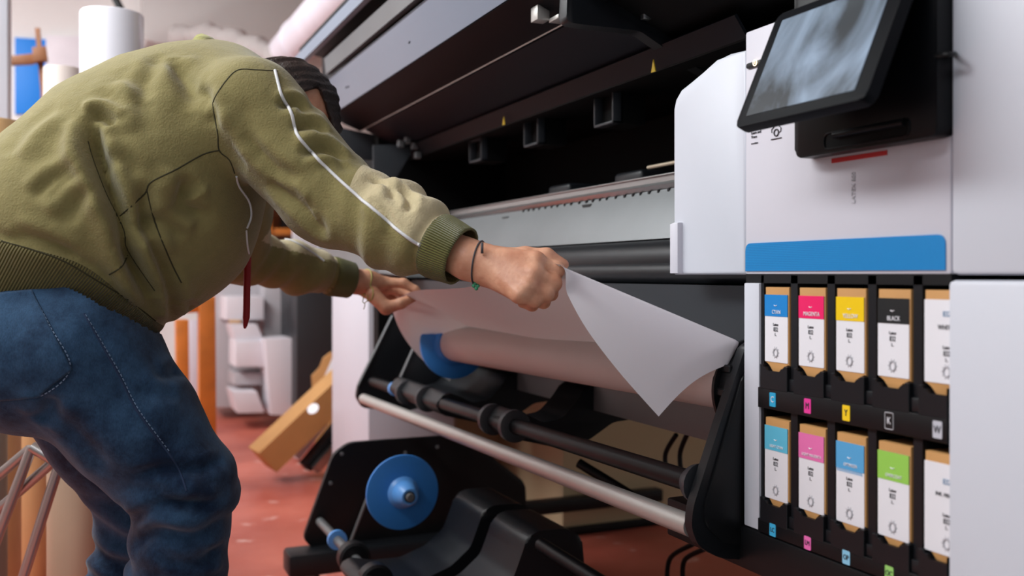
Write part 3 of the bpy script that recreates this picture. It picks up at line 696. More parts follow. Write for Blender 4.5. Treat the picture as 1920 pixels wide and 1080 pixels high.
A = at(215, -40, c=5.5); tag(tube('wall_conduit', [A, at(217, -2, c=5.5), at(229, 22, c=5.5)], .022, M_blk, None, 10), 'short black pipe above the tall glossy roll', 'pipe')
# duct, wrapped pipe, white pipe
P0 = [(268, -60), (268, 62), (276, 74), (292, 80), (600, 92), (600, -60)]
panel('ventilation_duct', P0, 6.6, mat('duct_beige', (190, 186, 184), .6, var=.02), 'big beige duct box under the ceiling at the far wall', 'duct', .4)
bm = bmesh.new(); pts = spline([at(330, 72, c=6.0), at(385, 68, c=5.9), at(440, 78, c=5.8), at(490, 96, c=5.7), at(535, 116, c=5.6)], 8)
add_tube(bm, pts, [.07+.012*math.sin(i*.9)+.008*math.sin(i*2.3) for i in range(len(pts))], 20)
tag(build('wrapped_pipe', bm, mat('wrapping', (176, 168, 166), .85, bump=.6, bscale=12, bdist=.03), None, smooth=True), 'crumpled white wrapped pipe just above the sweatshirt collar', 'pipe')
bm = bmesh.new(); a0 = at(543, 96, Y=1.08); a1 = at(640, -6, Y=1.08); d_ = (a1-a0); pts = [a0-d_*.12+d_*k/8 for k in range(16)]
add_tube(bm, pts, .115, 28); add_tube(bm, [pts[3], pts[3]+d_*.02], .122, 28)
tag(build('white_pipe', bm, mat('pipe_white', (226, 220, 230), .4), None, smooth=True), 'thick white pipe rising to the ceiling beside the printer hood', 'pipe')
# wood shelf seen between the arms
sh = empty('wooden_shelf', at(520, 440, a=6.7), 'orange-brown wooden shelf frame seen between the two sleeves', 'shelf')
prism('side_board', [at(x, y, a=6.6) for x, y in [(486, 365), (510, 365), (510, 450), (486, 450)]], (-.4, 0, 0), M_orange, sh, .003)
prism('back_board', [at(x, y, a=6.94) for x, y in [(500, 370), (556, 370), (556, 450), (500, 450)]], (-.02, 0, 0), M_wood, sh, .002)
prism('shelf_board', [at(x, y, a=6.62) for x, y in [(505, 428), (556, 428), (556, 440), (505, 440)]], (-.35, 0, 0), M_orange, sh, .002)
for pp in [(528, 400, 540, 428)]:
    prism('dark_item', [at(x, y, a=6.7) for x, y in [(pp[0], pp[1]), (pp[2], pp[1]), (pp[2], pp[3]), (pp[0], pp[3])]], (-.08, 0, 0), M_blk, sh, .002)
# orange trolley frame on castors
tf = empty('wooden_trolley', at(370, 830, c=4.5)*1.0, 'orange wooden frame on a black castor behind the knees', 'trolley')
def post(name, pix, a_, t, m, root): return prism(name, [at(x, y, a=a_) for x, y in pix], (-t, 0, 0), m, root, .004)
post('post', [(374, 560), (404, 560), (406, 828), (374, 828)], 4.25, .09, M_orange, tf)
post('post', [(330, 600), (354, 600), (356, 800), (332, 800)], 4.9, .09, M_orange, tf)
post('top_rail', [(300, 556), (404, 556), (404, 584), (300, 590)], 4.28, .06, M_orange, tf)
post('panel_board', [(354, 600), (375, 600), (375, 752), (354, 752)], 5.6, .02, mat('frosted', (206, 200, 210), .5), tf)
cw = at(396, 843, a=4.25); lathe('castor', [(0, .030), (.006, .036), (.026, .036), (.032, .030)], (cw.x, cw.y, .037), (1, -.5, 0), M_blk, tf, 24)
box('castor_fork', cw.x-.02, cw.x+.02, cw.y-.05, cw.y-.01, .05, .11, M_zinc, tf, .003)
# white machine with steps, white boxes, dark cabinet
Mw = mat('machine_white', (216, 210, 216), .5, var=.01); Mw2 = mat('machine_grey', (176, 170, 174), .5, var=.01)
wm = empty('white_machine', at(455, 770, a=5.9), 'white stepped trays unit standing on the far floor', 'machine')
def q4(name, x0, y0, x1, y1, a_, t, m, root): return prism(name, [at(x0, y0, a=a_), at(x1, y0, a=a_), at(x1, y1, a=a_), at(x0, y1, a=a_)], (-t, 0, 0), m, root, .006)
q4('body', 404, 470, 492, 764, 6.3, .5, Mw2, wm)
q4('upper_tray', 424, 556, 495, 600, 6.0, .3, Mw, wm)
q4('middle_box', 442, 640, 496, 688, 5.85, .3, Mw, wm)
post('sloped_lid', [(432, 608), (482, 608), (496, 641), (442, 641)], 5.9, .25, Mw, wm)
q4('tray', 440, 700, 492, 722, 5.95, .3, Mw2, wm)
post('lower_tray', [(436, 735), (482, 735), (496, 774), (446, 775)], 5.8, .3, Mw, wm)
panel('tall_white_box', [(496, 470), (556, 470), (556, 638), (496, 638)], 6.1, Mw2, 'tall pale box body behind the lower white box', 'box', .5)
panel('white_box', [(497, 636), (555, 634), (556, 779), (508, 778)], 5.75, Mw, 'white box standing on the floor left of the dark cabinet', 'box', .3)
panel('white_notice', [(430, 600), (452, 600), (452, 606), (430, 606)], 5.9, M_card2, 'small tan strip lying on the white trays unit', 'strip', .02)
panel('dark_cabinet', [(556, 500), (640, 500), (640, 762), (556, 766)], 5.6, mat('dark_metal', (52, 54, 58), .4, metal=.3), 'dark grey metal cabinet left of the printer leg', 'cabinet', .5)
panel('pale_wall_panel', [(550, 400), (602, 420), (602, 500), (550, 500)], 6.3, Mw, 'pale panel behind the far forearm', 'panel', .05)
panel('grey_wall_panel', [(598, 400), (760, 400), (760, 500), (598, 500)], 5.3, mat('bluegrey_panel', (150, 158, 170), .4), 'blue-grey panel right of the pale panel, behind the sleeve', 'panel', .05)
# leaning carton and profiles beside the printer leg
def beam(name, p0, p1, w_, h_, m, label, cat, group=None, updir=Vector((0, 0, 1))):
    d = (p1-p0); s = d.cross(updir).normalized()*w_/2; u_ = s.cross(d).normalized()*h_/2
    o = prism(name, [p0-s-u_, p0+s-u_, p0+s+u_, p0-s+u_], d, m, None, .003); return tag(o, label, cat, group)
bx = beam('cardboard_box', at(492, 862, c=4.25), at(650, 712, c=4.45), .17, .12, M_card, 'long brown cardboard box leaning against the white printer leg', 'box')
p = at(603, 762, c=4.2)
bm = bmesh.new(); add_lathe(bm, [(0, .026), (.002, .026)], p+Vector((.06, -.05, .0)), (.6, -.5, .6), 16)
build('shipping_label', bm, M_lblw, bx)
beam('black_profile', at(572, 876, c=4.3), at(650, 780, c=4.45), .05, .05, M_blk2, 'black metal profile leaning just under the cardboard box', 'profile', 'leaning metal profiles')
beam('grey_profile', at(590, 882, c=4.28), at(655, 806, c=4.4), .03, .04, M_steel, 'bright steel profile leaning lowest beside the black one', 'profile', 'leaning metal profiles')
beam('white_profile', at(556, 858, c=4.35), at(610, 790, c=4.4), .025, .03, M_lblw, 'white strip leaning between cardboard box and black profile', 'profile', 'leaning metal profiles')
beam('white_tube', at(554, 856, c=4.72), at(646, 648, c=4.7), .05, .05, M_lblw, 'white tube poking up behind the cardboard box', 'tube')
bm = bmesh.new()
q = [(592, 846), (584, 706), (600, 690), (606, 672), (622, 660), (630, 700), (640, 846)]
add_prism(bm, [at(x, y, c=4.9) for x, y in q], (-.05, .01, 0), .002)
tag(build('torn_cardboard', bm, M_card, None), 'torn brown cardboard scraps in front of the dark cabinet', 'cardboard')
# ------------------------------------------------------------------ implicit surfaces -> mesh (numpy surface nets)
def smin(a, b, k):
    h = np.clip(0.5+0.5*(b-a)/k, 0, 1); return b*(1-h)+a*h-k*h*(1-h)
def cone(P, a, b, ra, rb, sc=None):
    a = np.array(a, float); b = np.array(b, float)
    if sc is not None: P = P*sc; a = a*sc; b = b*sc
    ab_ = b-a; t = np.clip(((P-a)@ab_)/max(ab_@ab_, 1e-9), 0, 1)
    return np.linalg.norm(P-(a+t[:, None]*ab_), axis=1)-(ra+(rb-ra)*t)
def ell(P, c, r, R=None):
    q = P-np.array(c, float)
    if R is not None: q = q@np.array(R)          # columns = local axes
    q = q/np.array(r, float); n = np.linalg.norm(q, axis=1); return (n-1)*min(r)
def mesh_sdf(f, lo, hi, h, B=8):
    lo = np.array(lo, float); hi = np.array(hi, float)
    nb = np.ceil((hi-lo)/(h*B)).astype(int); n = nb*B+1
    V = np.full(tuple(n), 1.0, np.float32)
    ci = np.stack(np.meshgrid(*[np.arange(k) for k in nb], indexing='ij'), -1).reshape(-1, 3)
    fc = f(lo+(ci+0.5)*B*h); R = B*h*0.87*1.5+.004
    for blk, v in zip(ci, fc):
        if v < -R: i, j, k = blk*B; V[i:i+B+1, j:j+B+1, k:k+B+1] = -1
    act = ci[np.abs(fc) <= R]
    g = np.stack(np.meshgrid(*[np.arange(B+1)]*3, indexing='ij'), -1).reshape(-1, 3)
    for s in range(0, len(act), 300):
        A = act[s:s+300]; idx = (A[:, None, :]*B+g[None]).reshape(-1, 3)
        V[idx[:, 0], idx[:, 1], idx[:, 2]] = f(lo+idx*h)
    S = V < 0; c = [S[i:n[0]-1+i, j:n[1]-1+j, k:n[2]-1+k] for i in (0, 1) for j in (0, 1) for k in (0, 1)]
    cnt = sum(x.astype(np.int8) for x in c); cells = np.argwhere((cnt > 0) & (cnt < 8))
    cid = np.full(tuple(n-1), -1, np.int64); cid[cells[:, 0], cells[:, 1], cells[:, 2]] = np.arange(len(cells))
    corners = [(i, j, k) for i in (0, 1) for j in (0, 1) for k in (0, 1)]
    cv = {q: V[cells[:, 0]+q[0], cells[:, 1]+q[1], cells[:, 2]+q[2]] for q in corners}
    acc = np.zeros((len(cells), 3)); num = np.zeros(len(cells))
    for q in corners:
        for ax_ in range(3):
            if q[ax_] == 0:
                q2 = list(q); q2[ax_] = 1; q2 = tuple(q2); a, b = cv[q], cv[q2]; m = (a < 0) != (b < 0)
                t = np.where(m, a/np.where(m, a-b, 1), 0); p_ = np.array(q, float)[None]+np.zeros((len(cells), 3)); p_[:, ax_] += t
                acc[m] += p_[m]; num[m] += 1
    verts = lo+(cells+acc/num[:, None])*h; faces = []
    for ax_ in range(3):
        o1, o2 = [(1, 2), (2, 0), (0, 1)][ax_]
        sl0 = [slice(None)]*3; sl1 = [slice(None)]*3; sl0[ax_] = slice(0, -1); sl1[ax_] = slice(1, None)
        D = S[tuple(sl0)].astype(np.int8)-S[tuple(sl1)].astype(np.int8); E = np.argwhere(D != 0)
        E = E[(E[:, o1] > 0) & (E[:, o2] > 0) & (E[:, o1] < n[o1]-1) & (E[:, o2] < n[o2]-1)]
        d = D[E[:, 0], E[:, 1], E[:, 2]]
        def get(da, db):
            q = E.copy(); q[:, o1] -= da; q[:, o2] -= db; return cid[q[:, 0], q[:, 1], q[:, 2]]
        F = np.stack([get(1, 1), get(0, 1), get(0, 0), get(1, 0)], 1); F[d < 0] = F[d < 0][:, ::-1]; faces.append(F)
    return verts, np.concatenate(faces)
def np_mesh(name, V, F, m, parent, mi=None):
    off = np.zeros(3)
    if parent is not None: off += np.array(chain_off(parent))
    me = bpy.data.meshes.new(name); me.vertices.add(len(V)); me.vertices.foreach_set('co', (V-off).astype(np.float32).ravel())
    me.loops.add(F.size); me.loops.foreach_set('vertex_index', F.astype(np.int32).ravel())
    me.polygons.add(len(F)); me.polygons.foreach_set('loop_start', np.arange(0, F.size, 4, dtype=np.int32))
    me.update(calc_edges=True); me.validate()
    o = link(name, me, m, parent)
    if mi is not None: me.polygons.foreach_set('material_index', mi.astype(np.int32))
    me.polygons.foreach_set('use_smooth', np.ones(len(me.polygons), bool)); return o
def vnormals(V, F):
    fn = np.cross(V[F[:, 2]]-V[F[:, 0]], V[F[:, 3]]-V[F[:, 1]]); N_ = np.zeros_like(V)
    for k in range(4): np.add.at(N_, F[:, k], fn)
    return N_/np.maximum(np.linalg.norm(N_, axis=1), 1e-12)[:, None]
def relax(V, F, it=2, k=.5):
    E = np.concatenate([F[:, [i, (i+1) % 4]] for i in range(4)]); cnt = np.bincount(E.ravel(), minlength=len(V))[:, None]
    for _ in range(it):
        A = np.zeros_like(V); np.add.at(A, E[:, 0], V[E[:, 1]]); np.add.at(A, E[:, 1], V[E[:, 0]])
        V = V*(1-k)+A/np.maximum(cnt, 1)*k
    return V
def nv(v): return np.array(v, float)
def polydist(P, L):
    """distance of points to a polyline, plus arclength fraction"""
    L = np.array([list(p) for p in L]); best = np.full(len(P), 9.0); tt_ = np.zeros(len(P)); seg = np.linalg.norm(L[1:]-L[:-1], axis=1); cum = np.concatenate([[0], np.cumsum(seg)])
    for i in range(len(L)-1):
        d = L[i+1]-L[i]; t = np.clip(((P-L[i])@d)/max(d@d, 1e-12), 0, 1); r = np.linalg.norm(P-(L[i]+t[:, None]*d), axis=1)
        m = r < best; best[m] = r[m]; tt_[m] = (cum[i]+t[m]*seg[i])/cum[-1]
    return best, tt_
CAMP = Vector((0, 0, H))
def bvh_of(V, F): return BVHTree.FromPolygons([tuple(v) for v in V], [tuple(f) for f in F])
def onto(bvh, pix, n=6, lift=0.0):
    """garment line: shoot the measured points onto the cloth surface"""
    pts = spline([(x, y, 0) for x, y in pix], n); out = []
    for p in pts:
        d = (at(p.x, p.y, c=1)-CAMP).normalized(); h_ = bvh.ray_cast(CAMP, d)
        if h_[0] is not None: out.append(h_[0]+h_[1]*lift)
    return out

# ------------------------------------------------------------------ skeleton
TX = 1.76
hipc = at(70, 585, a=TX)
PE = empty('person', (hipc.x, hipc.y+.05, 0), 'person in green sweatshirt and blue jeans bending forward, holding the sheet with both hands', 'person')
sR = at(470, 208, a=1.575); eR = at(618, 368, c=1.525); wR = at(880, 488, c=1.43)
sL = at(440, 250, a=1.97); eL = at(448, 478, c=2.10); wL = at(668, 528, c=2.28)
# sweatshirt
def shirt_sdf(P):
    sx_ = np.array([.80, 1, 1])
    t = [(at(30, 500, a=TX), .155), (at(150, 425, a=TX), .178), (at(268, 328, a=TX), .184), (at(350, 250, a=TX), .152), (at(408, 200, a=TX), .100)]
    d = None
    for (p0, r0), (p1, r1) in zip(t[:-1], t[1:]):
        q = cone(P, p0, p1, r0, r1, sx_); d = q if d is None else smin(d, q, .04)
    # cloth hanging away from the belly
    d = smin(d, cone(P, at(235, 530, a=TX), at(362, 435, a=TX), .085, .088, np.array([.7, 1, 1])), .09)
    d = smin(d, cone(P, at(340, 460, a=TX), at(372, 330, a=TX), .078, .080, np.array([.8, 1, 1])), .07)
    # shoulders, sleeves
    nb_ = at(415, 195, a=TX)
    for s_, e_, w_, left in ((sR, eR, wR, 0), (sL, eL, wL, 1)):
        d = smin(d, cone(P, nb_, s_, .082, .082), .05)
        cu = w_+(w_-e_)*.04
        md_ = e_.lerp(w_, .5)
        d = smin(d, cone(P, s_, e_, .084, .078 if not left else .065), .018)
        q = cone(P, e_, md_, .071 if not left else .060, .063 if not left else .054)
        q2 = cone(P, md_, cu, .063 if not left else .054, .042 if not left else .041)
        q = smin(q, q2, .03)
        d = smin(d, q, .018)
    # hem opening and sleeve ends are cut
    A = nv(at(0, 487, a=TX)); n_ = nv(UP*.86-Vector((0, 1, 0))*.50); 
    hemn = -n_/np.linalg.norm(n_)
    return d
SH_LO, SH_HI = (-2.45, -.55, .62), (-1.28, .95, 1.55)
V, F = mesh_sdf(shirt_sdf, SH_LO, SH_HI, .0048)
V = relax(V, F, 2)
Nn = vnormals(V, F)
# cut: keep what lies on the body side of hem and cuff planes
hemA, hemB = at(0, 452, a=TX), at(296, 606, a=TX)     # hem upper line, in the YZ plane
hd = (hemB-hemA).normalized(); hn = Vector((0, hd.z, -hd.y)); hn = hn if hn.z < 0 else -hn     # pointing off the garment, downwards
hemC = hemA.lerp(hemB, .5)
aR = (wR-eR).normalized(); aL = (wL-eL).normalized()
def region(P):
    h_ = (P-nv(hemC))@nv(hn); tl_ = (P-nv(hemC))@nv(hd)
    h_ = h_+np.where(h_ < .035, .026, .026*np.clip((.07-h_)/.035, 0, 1))*np.exp(-((tl_+.01)/.085)**2)*np.clip((P[:, 0]+1.80)/.08, 0, 1)
    r = (P-nv(wR))@nv(aR); l = (P-nv(wL))@nv(aL)
    nearR = np.linalg.norm(P-nv(wR), axis=1) < .2; nearL = np.linalg.norm(P-nv(wL), axis=1) < .17
    return h_, np.where(nearR, r, -1), np.where(nearL, l, -1)
# folds
rng = np.random.RandomState(3)
def fold_noise(P, s, seed=0):
    out = np.empty(len(P))
    for i, p in enumerate(P): out[i] = noise.noise((p[0]*s[0]+seed, p[1]*s[1]+seed, p[2]*s[2]))
    return out
disp = .0035*fold_noise(V, (6, 9, 5), 3)+.0010*fold_noise(V, (22, 22, 22), 7)
for e_, w_, s_, left in ((eR, wR, sR, 0), (eL, wL, sL, 1)):
    bd, bt = polydist(V, [s_, e_, w_])
    m = np.clip(1-(bd-.10)/.05, 0, 1)
    ax_ = nv((w_-s_).normalized()); u_ = V@ax_
    nz_ = fold_noise(V, (8, 8, 8), 11)
    lower = np.clip((bt-.38)/.15, 0, 1)*np.clip((.97-bt)/.05, 0, 1)
    upper = np.clip((bt-.05)/.1, 0, 1)*np.clip((.45-bt)/.1, 0, 1)
    wv = np.sin(u_*105+nz_*5)*.0042*lower+np.sin(u_*70+nz_*7)*.003*upper
    disp += wv*m*np.clip(.6+fold_noise(V, (6, 6, 6), 5)*1.3, .1, 1.5)
bv0 = bvh_of(V, F)
creases = [  # (pixel line, depth, width)
    ([(160, 215), (168, 270), (195, 340), (225, 410), (245, 480), (290, 560)], .020, .015),
    ([(160, 215), (185, 205), (212, 228)], .010, .010),
    ([(60, 372), (100, 335), (150, 318)], .006, .012), ([(110, 420), (140, 380), (165, 350)], .006, .012),
    ([(320, 110), (345, 150), (355, 205)], .006, .014), ([(370, 160), (395, 200), (400, 240)], .006, .012),
    ([(215, 150), (250, 190), (235, 240)], -.006, .016), ([(270, 340), (265, 400), (285, 470), (320, 540), (330, 600)], .010, .014),
    ([(360, 330), (345, 380), (385, 395)], .010, .018), ([(240, 450), (260, 520), (300, 590)], .008, .012),
    ([(300, 100), (270, 160), (250, 230)], .004, .014), ([(455, 250), (500, 300), (560, 340)], .006, .012),
    ([(520, 200), (555, 190), (575, 205)], .007, .009), ([(545, 240), (590, 232), (610, 250)], .007, .009),
    ([(560, 290), (610, 275), (650, 300)], .008, .010), ([(500, 340), (560, 390), (600, 430), (590, 400)], .006, .012),
    ([(420, 200), (440, 250), (480, 290)], -.005, .018), ([(40, 300), (75, 250), (120, 215)], -.005, .02),
    ([(350, 560), (370, 590), (400, 560)], .006, .010), ([(250, 440), (300, 420), (350, 450)], .006, .014),
    ([(700, 330), (730, 345), (735, 370)], .006, .007), ([(745, 345), (770, 365), (765, 400)], .007, .007), ([(690, 370), (720, 400), (735, 430)], .006, .008),
    ([(20, 430), (80, 450), (150, 480)], .005, .010), ([(180, 300), (230, 300), (260, 330)], .004, .014)]
for pix, dp, wd in creases:
    L_ = onto(bv0, pix, 5)
    if len(L_) < 2: continue
    r_, t_ = polydist(V, L_)
    env = np.clip(np.minimum(t_, 1-t_)/.18, 0, 1)**.7
    dp *= 1.35; wd *= .85
    disp += env*(-dp*np.exp(-(r_/wd)**2)+.5*dp*np.exp(-((r_-2.0*wd)/(1.1*wd))**2))
folds = [([(160, 212), (163, 270), (190, 340), (222, 405), (240, 470)], (0, 1, .2), .024, .055), ([(160, 214), (185, 206), (212, 228)], (0, .1, -1), .016, .03),
    ([(265, 345), (262, 400), (285, 470), (320, 545)], (0, 1, .1), .015, .04), ([(320, 118), (345, 160), (362, 210)], (0, .7, -.7), .012, .03), ([(80, 378), (115, 340), (158, 322)], (0, .3, -1), .010, .02),
    ([(120, 425), (150, 370), (168, 350)], (0, 1, -.3), .008, .02), ([(522, 182), (555, 188), (585, 212)], (0, -.2, -1), .008, .018), ([(545, 226), (580, 224), (612, 252)], (0, -.2, -1), .009, .018),
    ([(562, 275), (602, 264), (640, 290)], (0, -.2, -1), .009, .018), ([(592, 312), (632, 298), (665, 318)], (0, -.2, -1), .008, .016), ([(348, 335), (343, 380), (370, 396), (398, 382)], (0, .5, -1), .016, .03),
    ([(690, 322), (722, 342), (738, 368)], (0, -.2, -1), .007, .015), ([(742, 344), (768, 368), (778, 398)], (0, -.2, -1), .007, .014), ([(0, 436), (60, 442), (120, 466), (160, 500)], (0, .2, -1), .006, .018),
    ([(420, 150), (385, 190), (392, 240)], (0, -1, -.2), .008, .03), ([(500, 300), (545, 345), (600, 400)], (0, .1, -1), .008, .025), ([(215, 130), (235, 170), (300, 200)], (0, .5, -1), .007, .03)]
for pix, sv, dp, wd in folds:
    L_ = onto(bv0, pix, 5)
    if len(L_) < 2: continue
    r_, t_ = polydist(V, L_); La = np.array([list(p) for p in L_]); cu_ = np.concatenate([[0], np.cumsum(np.linalg.norm(La[1:]-La[:-1], axis=1))]); cu_ /= cu_[-1]
    Np = np.stack([np.interp(t_, cu_, La[:, k]) for k in range(3)], 1); sd_ = (V-Np)@nv(Vector(sv).normalized()); sg = .5+.5*np.tanh(sd_/.0045); env = np.clip(np.minimum(t_, 1-t_)/.22, 0, 1)
    near = np.clip((.16-r_)/.04, 0, 1)
    ramp = np.clip(r_/.006, 0, 1)
    disp += env*near*(-dp*sg*np.exp(-(r_/wd)**1.5)+(1-sg)*.30*dp*np.exp(-(r_/(wd*.5))**2))
h_, rr_, ll_ = region(V)
rib = np.clip((h_+.0)/.004, 0, 1)
inribh = (h_ > -.002); inribR = rr_ > -.064; inribL = ll_ > -.074
disp *= np.where(inribR | inribL, .0, 1)*np.where(inribh, .25, 1)
# gather just above the ribbings
disp -= .006*np.exp(-((h_+.004)/.008)**2)+.005*np.exp(-((rr_+.065)/.006)**2)+.005*np.exp(-((ll_+.075)/.006)**2)
V2 = V+Nn*disp[:, None]
V2 = relax(V2, F, 1, .3)
HEMW = .074
fc = V2[F].mean(1); h_, rr_, ll_ = region(fc)
keep = (h_ < HEMW) & (rr_ < -.014) & (ll_ < -.018)
isR = (rr_ > -.062); isL = ll_ > -.072
# forearm panels: cream on the upper side of the piping
def arm_frame(s_, e_, w_):
    a_ = (w_-e_).normalized(); up_ = UP-a_*UP.dot(a_); up_.normalize(); side = up_.cross(a_).normalized(); return a_, up_, side
F_keep = F[keep]; fck = fc[keep]
bv = bvh_of(V2, F_keep)
cuffR = (isR)[keep]; cuffL = isL[keep]; hemm = (h_ > 0)[keep]
pip = onto(bv, [(515, 133), (528, 180), (546, 212), (556, 250), (597, 300), (650, 350), (710, 402), (765, 446), (788, 460)], 8, .0012)
pipL = onto(bv, [(525, 449), (548, 452), (580, 470), (608, 490)], 6, .001)
aRv, upR, sdR = arm_frame(sR, eR, wR)
# plane containing the lower piping run and the arm axis decides what is cream
k0, k1 = pip[int(len(pip)*.58)], pip[-1]
pl_n = (k1-k0).cross((k0+k1)/2-(eR.lerp(wR, .55))).normalized()
if pl_n.z < 0: pl_n = -pl_n
side_ = (fck-nv(k0))@nv(pl_n)
tpos = (fck-nv(eR))@nv(aRv); armd, armt = polydist(fck, [sR, eR, wR])
p_start, up_edge = onto(bv, [(654, 354), (674, 314)], 1)[:2]; start_t = (p_start-eR).dot(aRv)
ed_n = ((up_edge-p_start).cross((p_start-eR.lerp(wR, .2)))).normalized()
if ed_n.dot(aRv) < 0: ed_n = -ed_n
cream = (side_ > 0) & (((fck-nv(p_start))@nv(ed_n)) > 0) & (armd < .13) & (~cuffR) & (fck[:, 0] > -1.85)
aLv, upL, sdL = arm_frame(sL, eL, wL)
dL, tL = polydist(fck, [eL, wL])
creamL = (((fck-nv(eL))@nv(upL)) > .030) & (dL < .11) & (tL > .02) & (~cuffL) & (fck[:, 0] < -1.80) & (((fck-nv(eL))@nv(aLv)) > 0)
cream |= creamL
# cloth materials
def cloth(name, col, rib=None, vscale=30, var=.11, bump=.5, sheen=.25):
    m = bpy.data.materials.new(name); m.use_nodes = True; nt = m.node_tree; N = nt.nodes; L = nt.links; p = N['Principled BSDF']
    tc = N.new('ShaderNodeTexCoord'); c = srgb(*col)
    a_ = N.new('ShaderNodeTexNoise'); a_.inputs['Scale'].default_value = vscale; a_.inputs['Detail'].default_value = 8; a_.inputs['Roughness'].default_value = .7
    L.new(tc.outputs['Object'], a_.inputs['Vector']); mx = N.new('ShaderNodeMix'); mx.data_type = 'RGBA'
    mx.inputs[6].default_value = tuple(x*(1-var*2.2) for x in c[:3])+(1,); mx.inputs[7].default_value = tuple(min(1, x*(1+var*2.2)) for x in c[:3])+(1,)
    L.new(a_.outputs['Fac'], mx.inputs[0]); L.new(mx.outputs[2], p.inputs['Base Color'])
    if rib:
        vm0 = N.new('ShaderNodeAttribute'); vm0.attribute_name = 'rib_angle'
        s0_ = N.new('ShaderNodeMath'); s0_.operation = 'SINE'; L.new(vm0.outputs['Fac'], s0_.inputs[0])
        mr = N.new('ShaderNodeMapRange'); mr.inputs[1].default_value = -1; mr.inputs[3].default_value = .72; mr.inputs[4].default_value = 1.12; L.new(s0_.outputs[0], mr.inputs[0])
        m2 = N.new('ShaderNodeVectorMath'); m2.operation = 'SCALE'; L.new(mx.outputs[2], m2.inputs[0]); L.new(mr.outputs[0], m2.inputs['Scale']); L.new(m2.outputs[0], p.inputs['Base Color'])
    p.inputs['Roughness'].default_value = .92; p.inputs['Sheen Weight'].default_value = sheen; p.inputs['Sheen Roughness'].default_value = .5; p.inputs['Specular IOR Level'].default_value = .15
    b = N.new('ShaderNodeBump'); b.inputs['Strength'].default_value = bump; b.inputs['Distance'].default_value = .0022
    n2 = N.new('ShaderNodeTexNoise'); n2.inputs['Scale'].default_value = 300; n2.inputs['Detail'].default_value = 3
    L.new(tc.outputs['Object'], n2.inputs['Vector'])
    b0 = N.new('ShaderNodeBump'); b0.inputs['Strength'].default_value = .28; b0.inputs['Distance'].default_value = .008
    n3 = N.new('ShaderNodeTexNoise'); n3.inputs['Scale'].default_value = 26; n3.inputs['Detail'].default_value = 6; n3.inputs['Distortion'].default_value = .8
    L.new(tc.outputs['Object'], n3.inputs['Vector']); L.new(n3.outputs['Fac'], b0.inputs['Height'])
    if rib:
        vm = N.new('ShaderNodeAttribute'); vm.attribute_name = 'rib_angle'; sn = N.new('ShaderNodeMath'); sn.operation = 'SINE'; L.new(vm.outputs['Fac'], sn.inputs[0])
        L.new(sn.outputs[0], b.inputs['Height']); b.inputs['Strength'].default_value = .8; b0.inputs['Strength'].default_value = .2
    else: L.new(n2.outputs['Fac'], b.inputs['Height'])
    L.new(b0.outputs['Normal'], b.inputs['Normal']); L.new(b.outputs['Normal'], p.inputs['Normal'])
    return m
GREEN = (136, 126, 82)
M_sw = cloth('olive_sweatshirt', GREEN)
M_rib = cloth('olive_ribbing', (112, 102, 58), rib=((0, hd.y, hd.z), 2600))
M_ribx = cloth('olive_cuff_ribbing', (114, 112, 58), rib=(tuple(sdR), 2400))
M_cream = cloth('cream_panel', (196, 182, 146))
M_pip = mat('white_piping', (224, 224, 226), .6)
M_seam = mat('seam_thread', (56, 52, 30), .9)
def sub(Vv, Ff, mask):
    f = Ff[mask]; u_, inv = np.unique(f.ravel(), return_inverse=True); return Vv[u_], inv.reshape(f.shape)
body_mask = ~(cuffR | cuffL | hemm | cream)
reg = np.zeros(len(F_keep), int); reg[cream] = 1; reg[cuffR] = 2; reg[cuffL] = 3; reg[hemm] = 4
def verts_of(m_): return np.unique(F_keep[m_].ravel())
def snap(idx, pt, n):
    n = nv(n); dd = (V2[idx]-nv(pt))@n; V2[idx] -= dd[:, None]*n*np.clip(1-(np.abs(dd)-.006)/.004, 0, 1)[:, None]
hi_ = np.intersect1d(verts_of(reg == 0), verts_of(reg == 4))
for _ in range(2): V2[hi_] -= np.clip(region(V2[hi_])[0], -.006, .006)[:, None]*nv(hn)
for a_, b_, pt, n in ((0, 2, wR-aR*.062, aR), (1, 2, wR-aR*.062, aR), (0, 3, wL-aL*.072, aL), (1, 3, wL-aL*.072, aL)):
    snap(np.intersect1d(verts_of(reg == a_), verts_of(reg == b_)), pt, n)
Ed = np.sort(np.concatenate([F_keep[:, [i, (i+1) % 4]] for i in range(4)]), axis=1); ue, ct_ = np.unique(Ed, axis=0, return_counts=True)
brd = np.unique(ue[ct_ == 1].ravel())
hh_ = region(V2[brd])
snap(brd[np.abs(hh_[0]-HEMW) < .01], hemC+hn*HEMW, hn); snap(brd[np.abs(hh_[1]+.014) < .01], wR-aR*.014, aR); snap(brd[np.abs(hh_[2]+.018) < .01], wL-aL*.018, aL)
cb = np.intersect1d(verts_of(reg == 0), verts_of(reg == 1)); cbR = cb[V2[cb][:, 0] > -1.85]
d1 = np.abs((V2[cbR]-nv(k0))@nv(pl_n)); d2 = np.abs((V2[cbR]-nv(p_start))@nv(ed_n))
snap(cbR[d1 <= d2], k0, pl_n); snap(cbR[d2 < d1], p_start, ed_n)
v_, f_ = sub(V2, F_keep, body_mask); SW = np_mesh('sweatshirt', v_, f_, M_sw, PE)
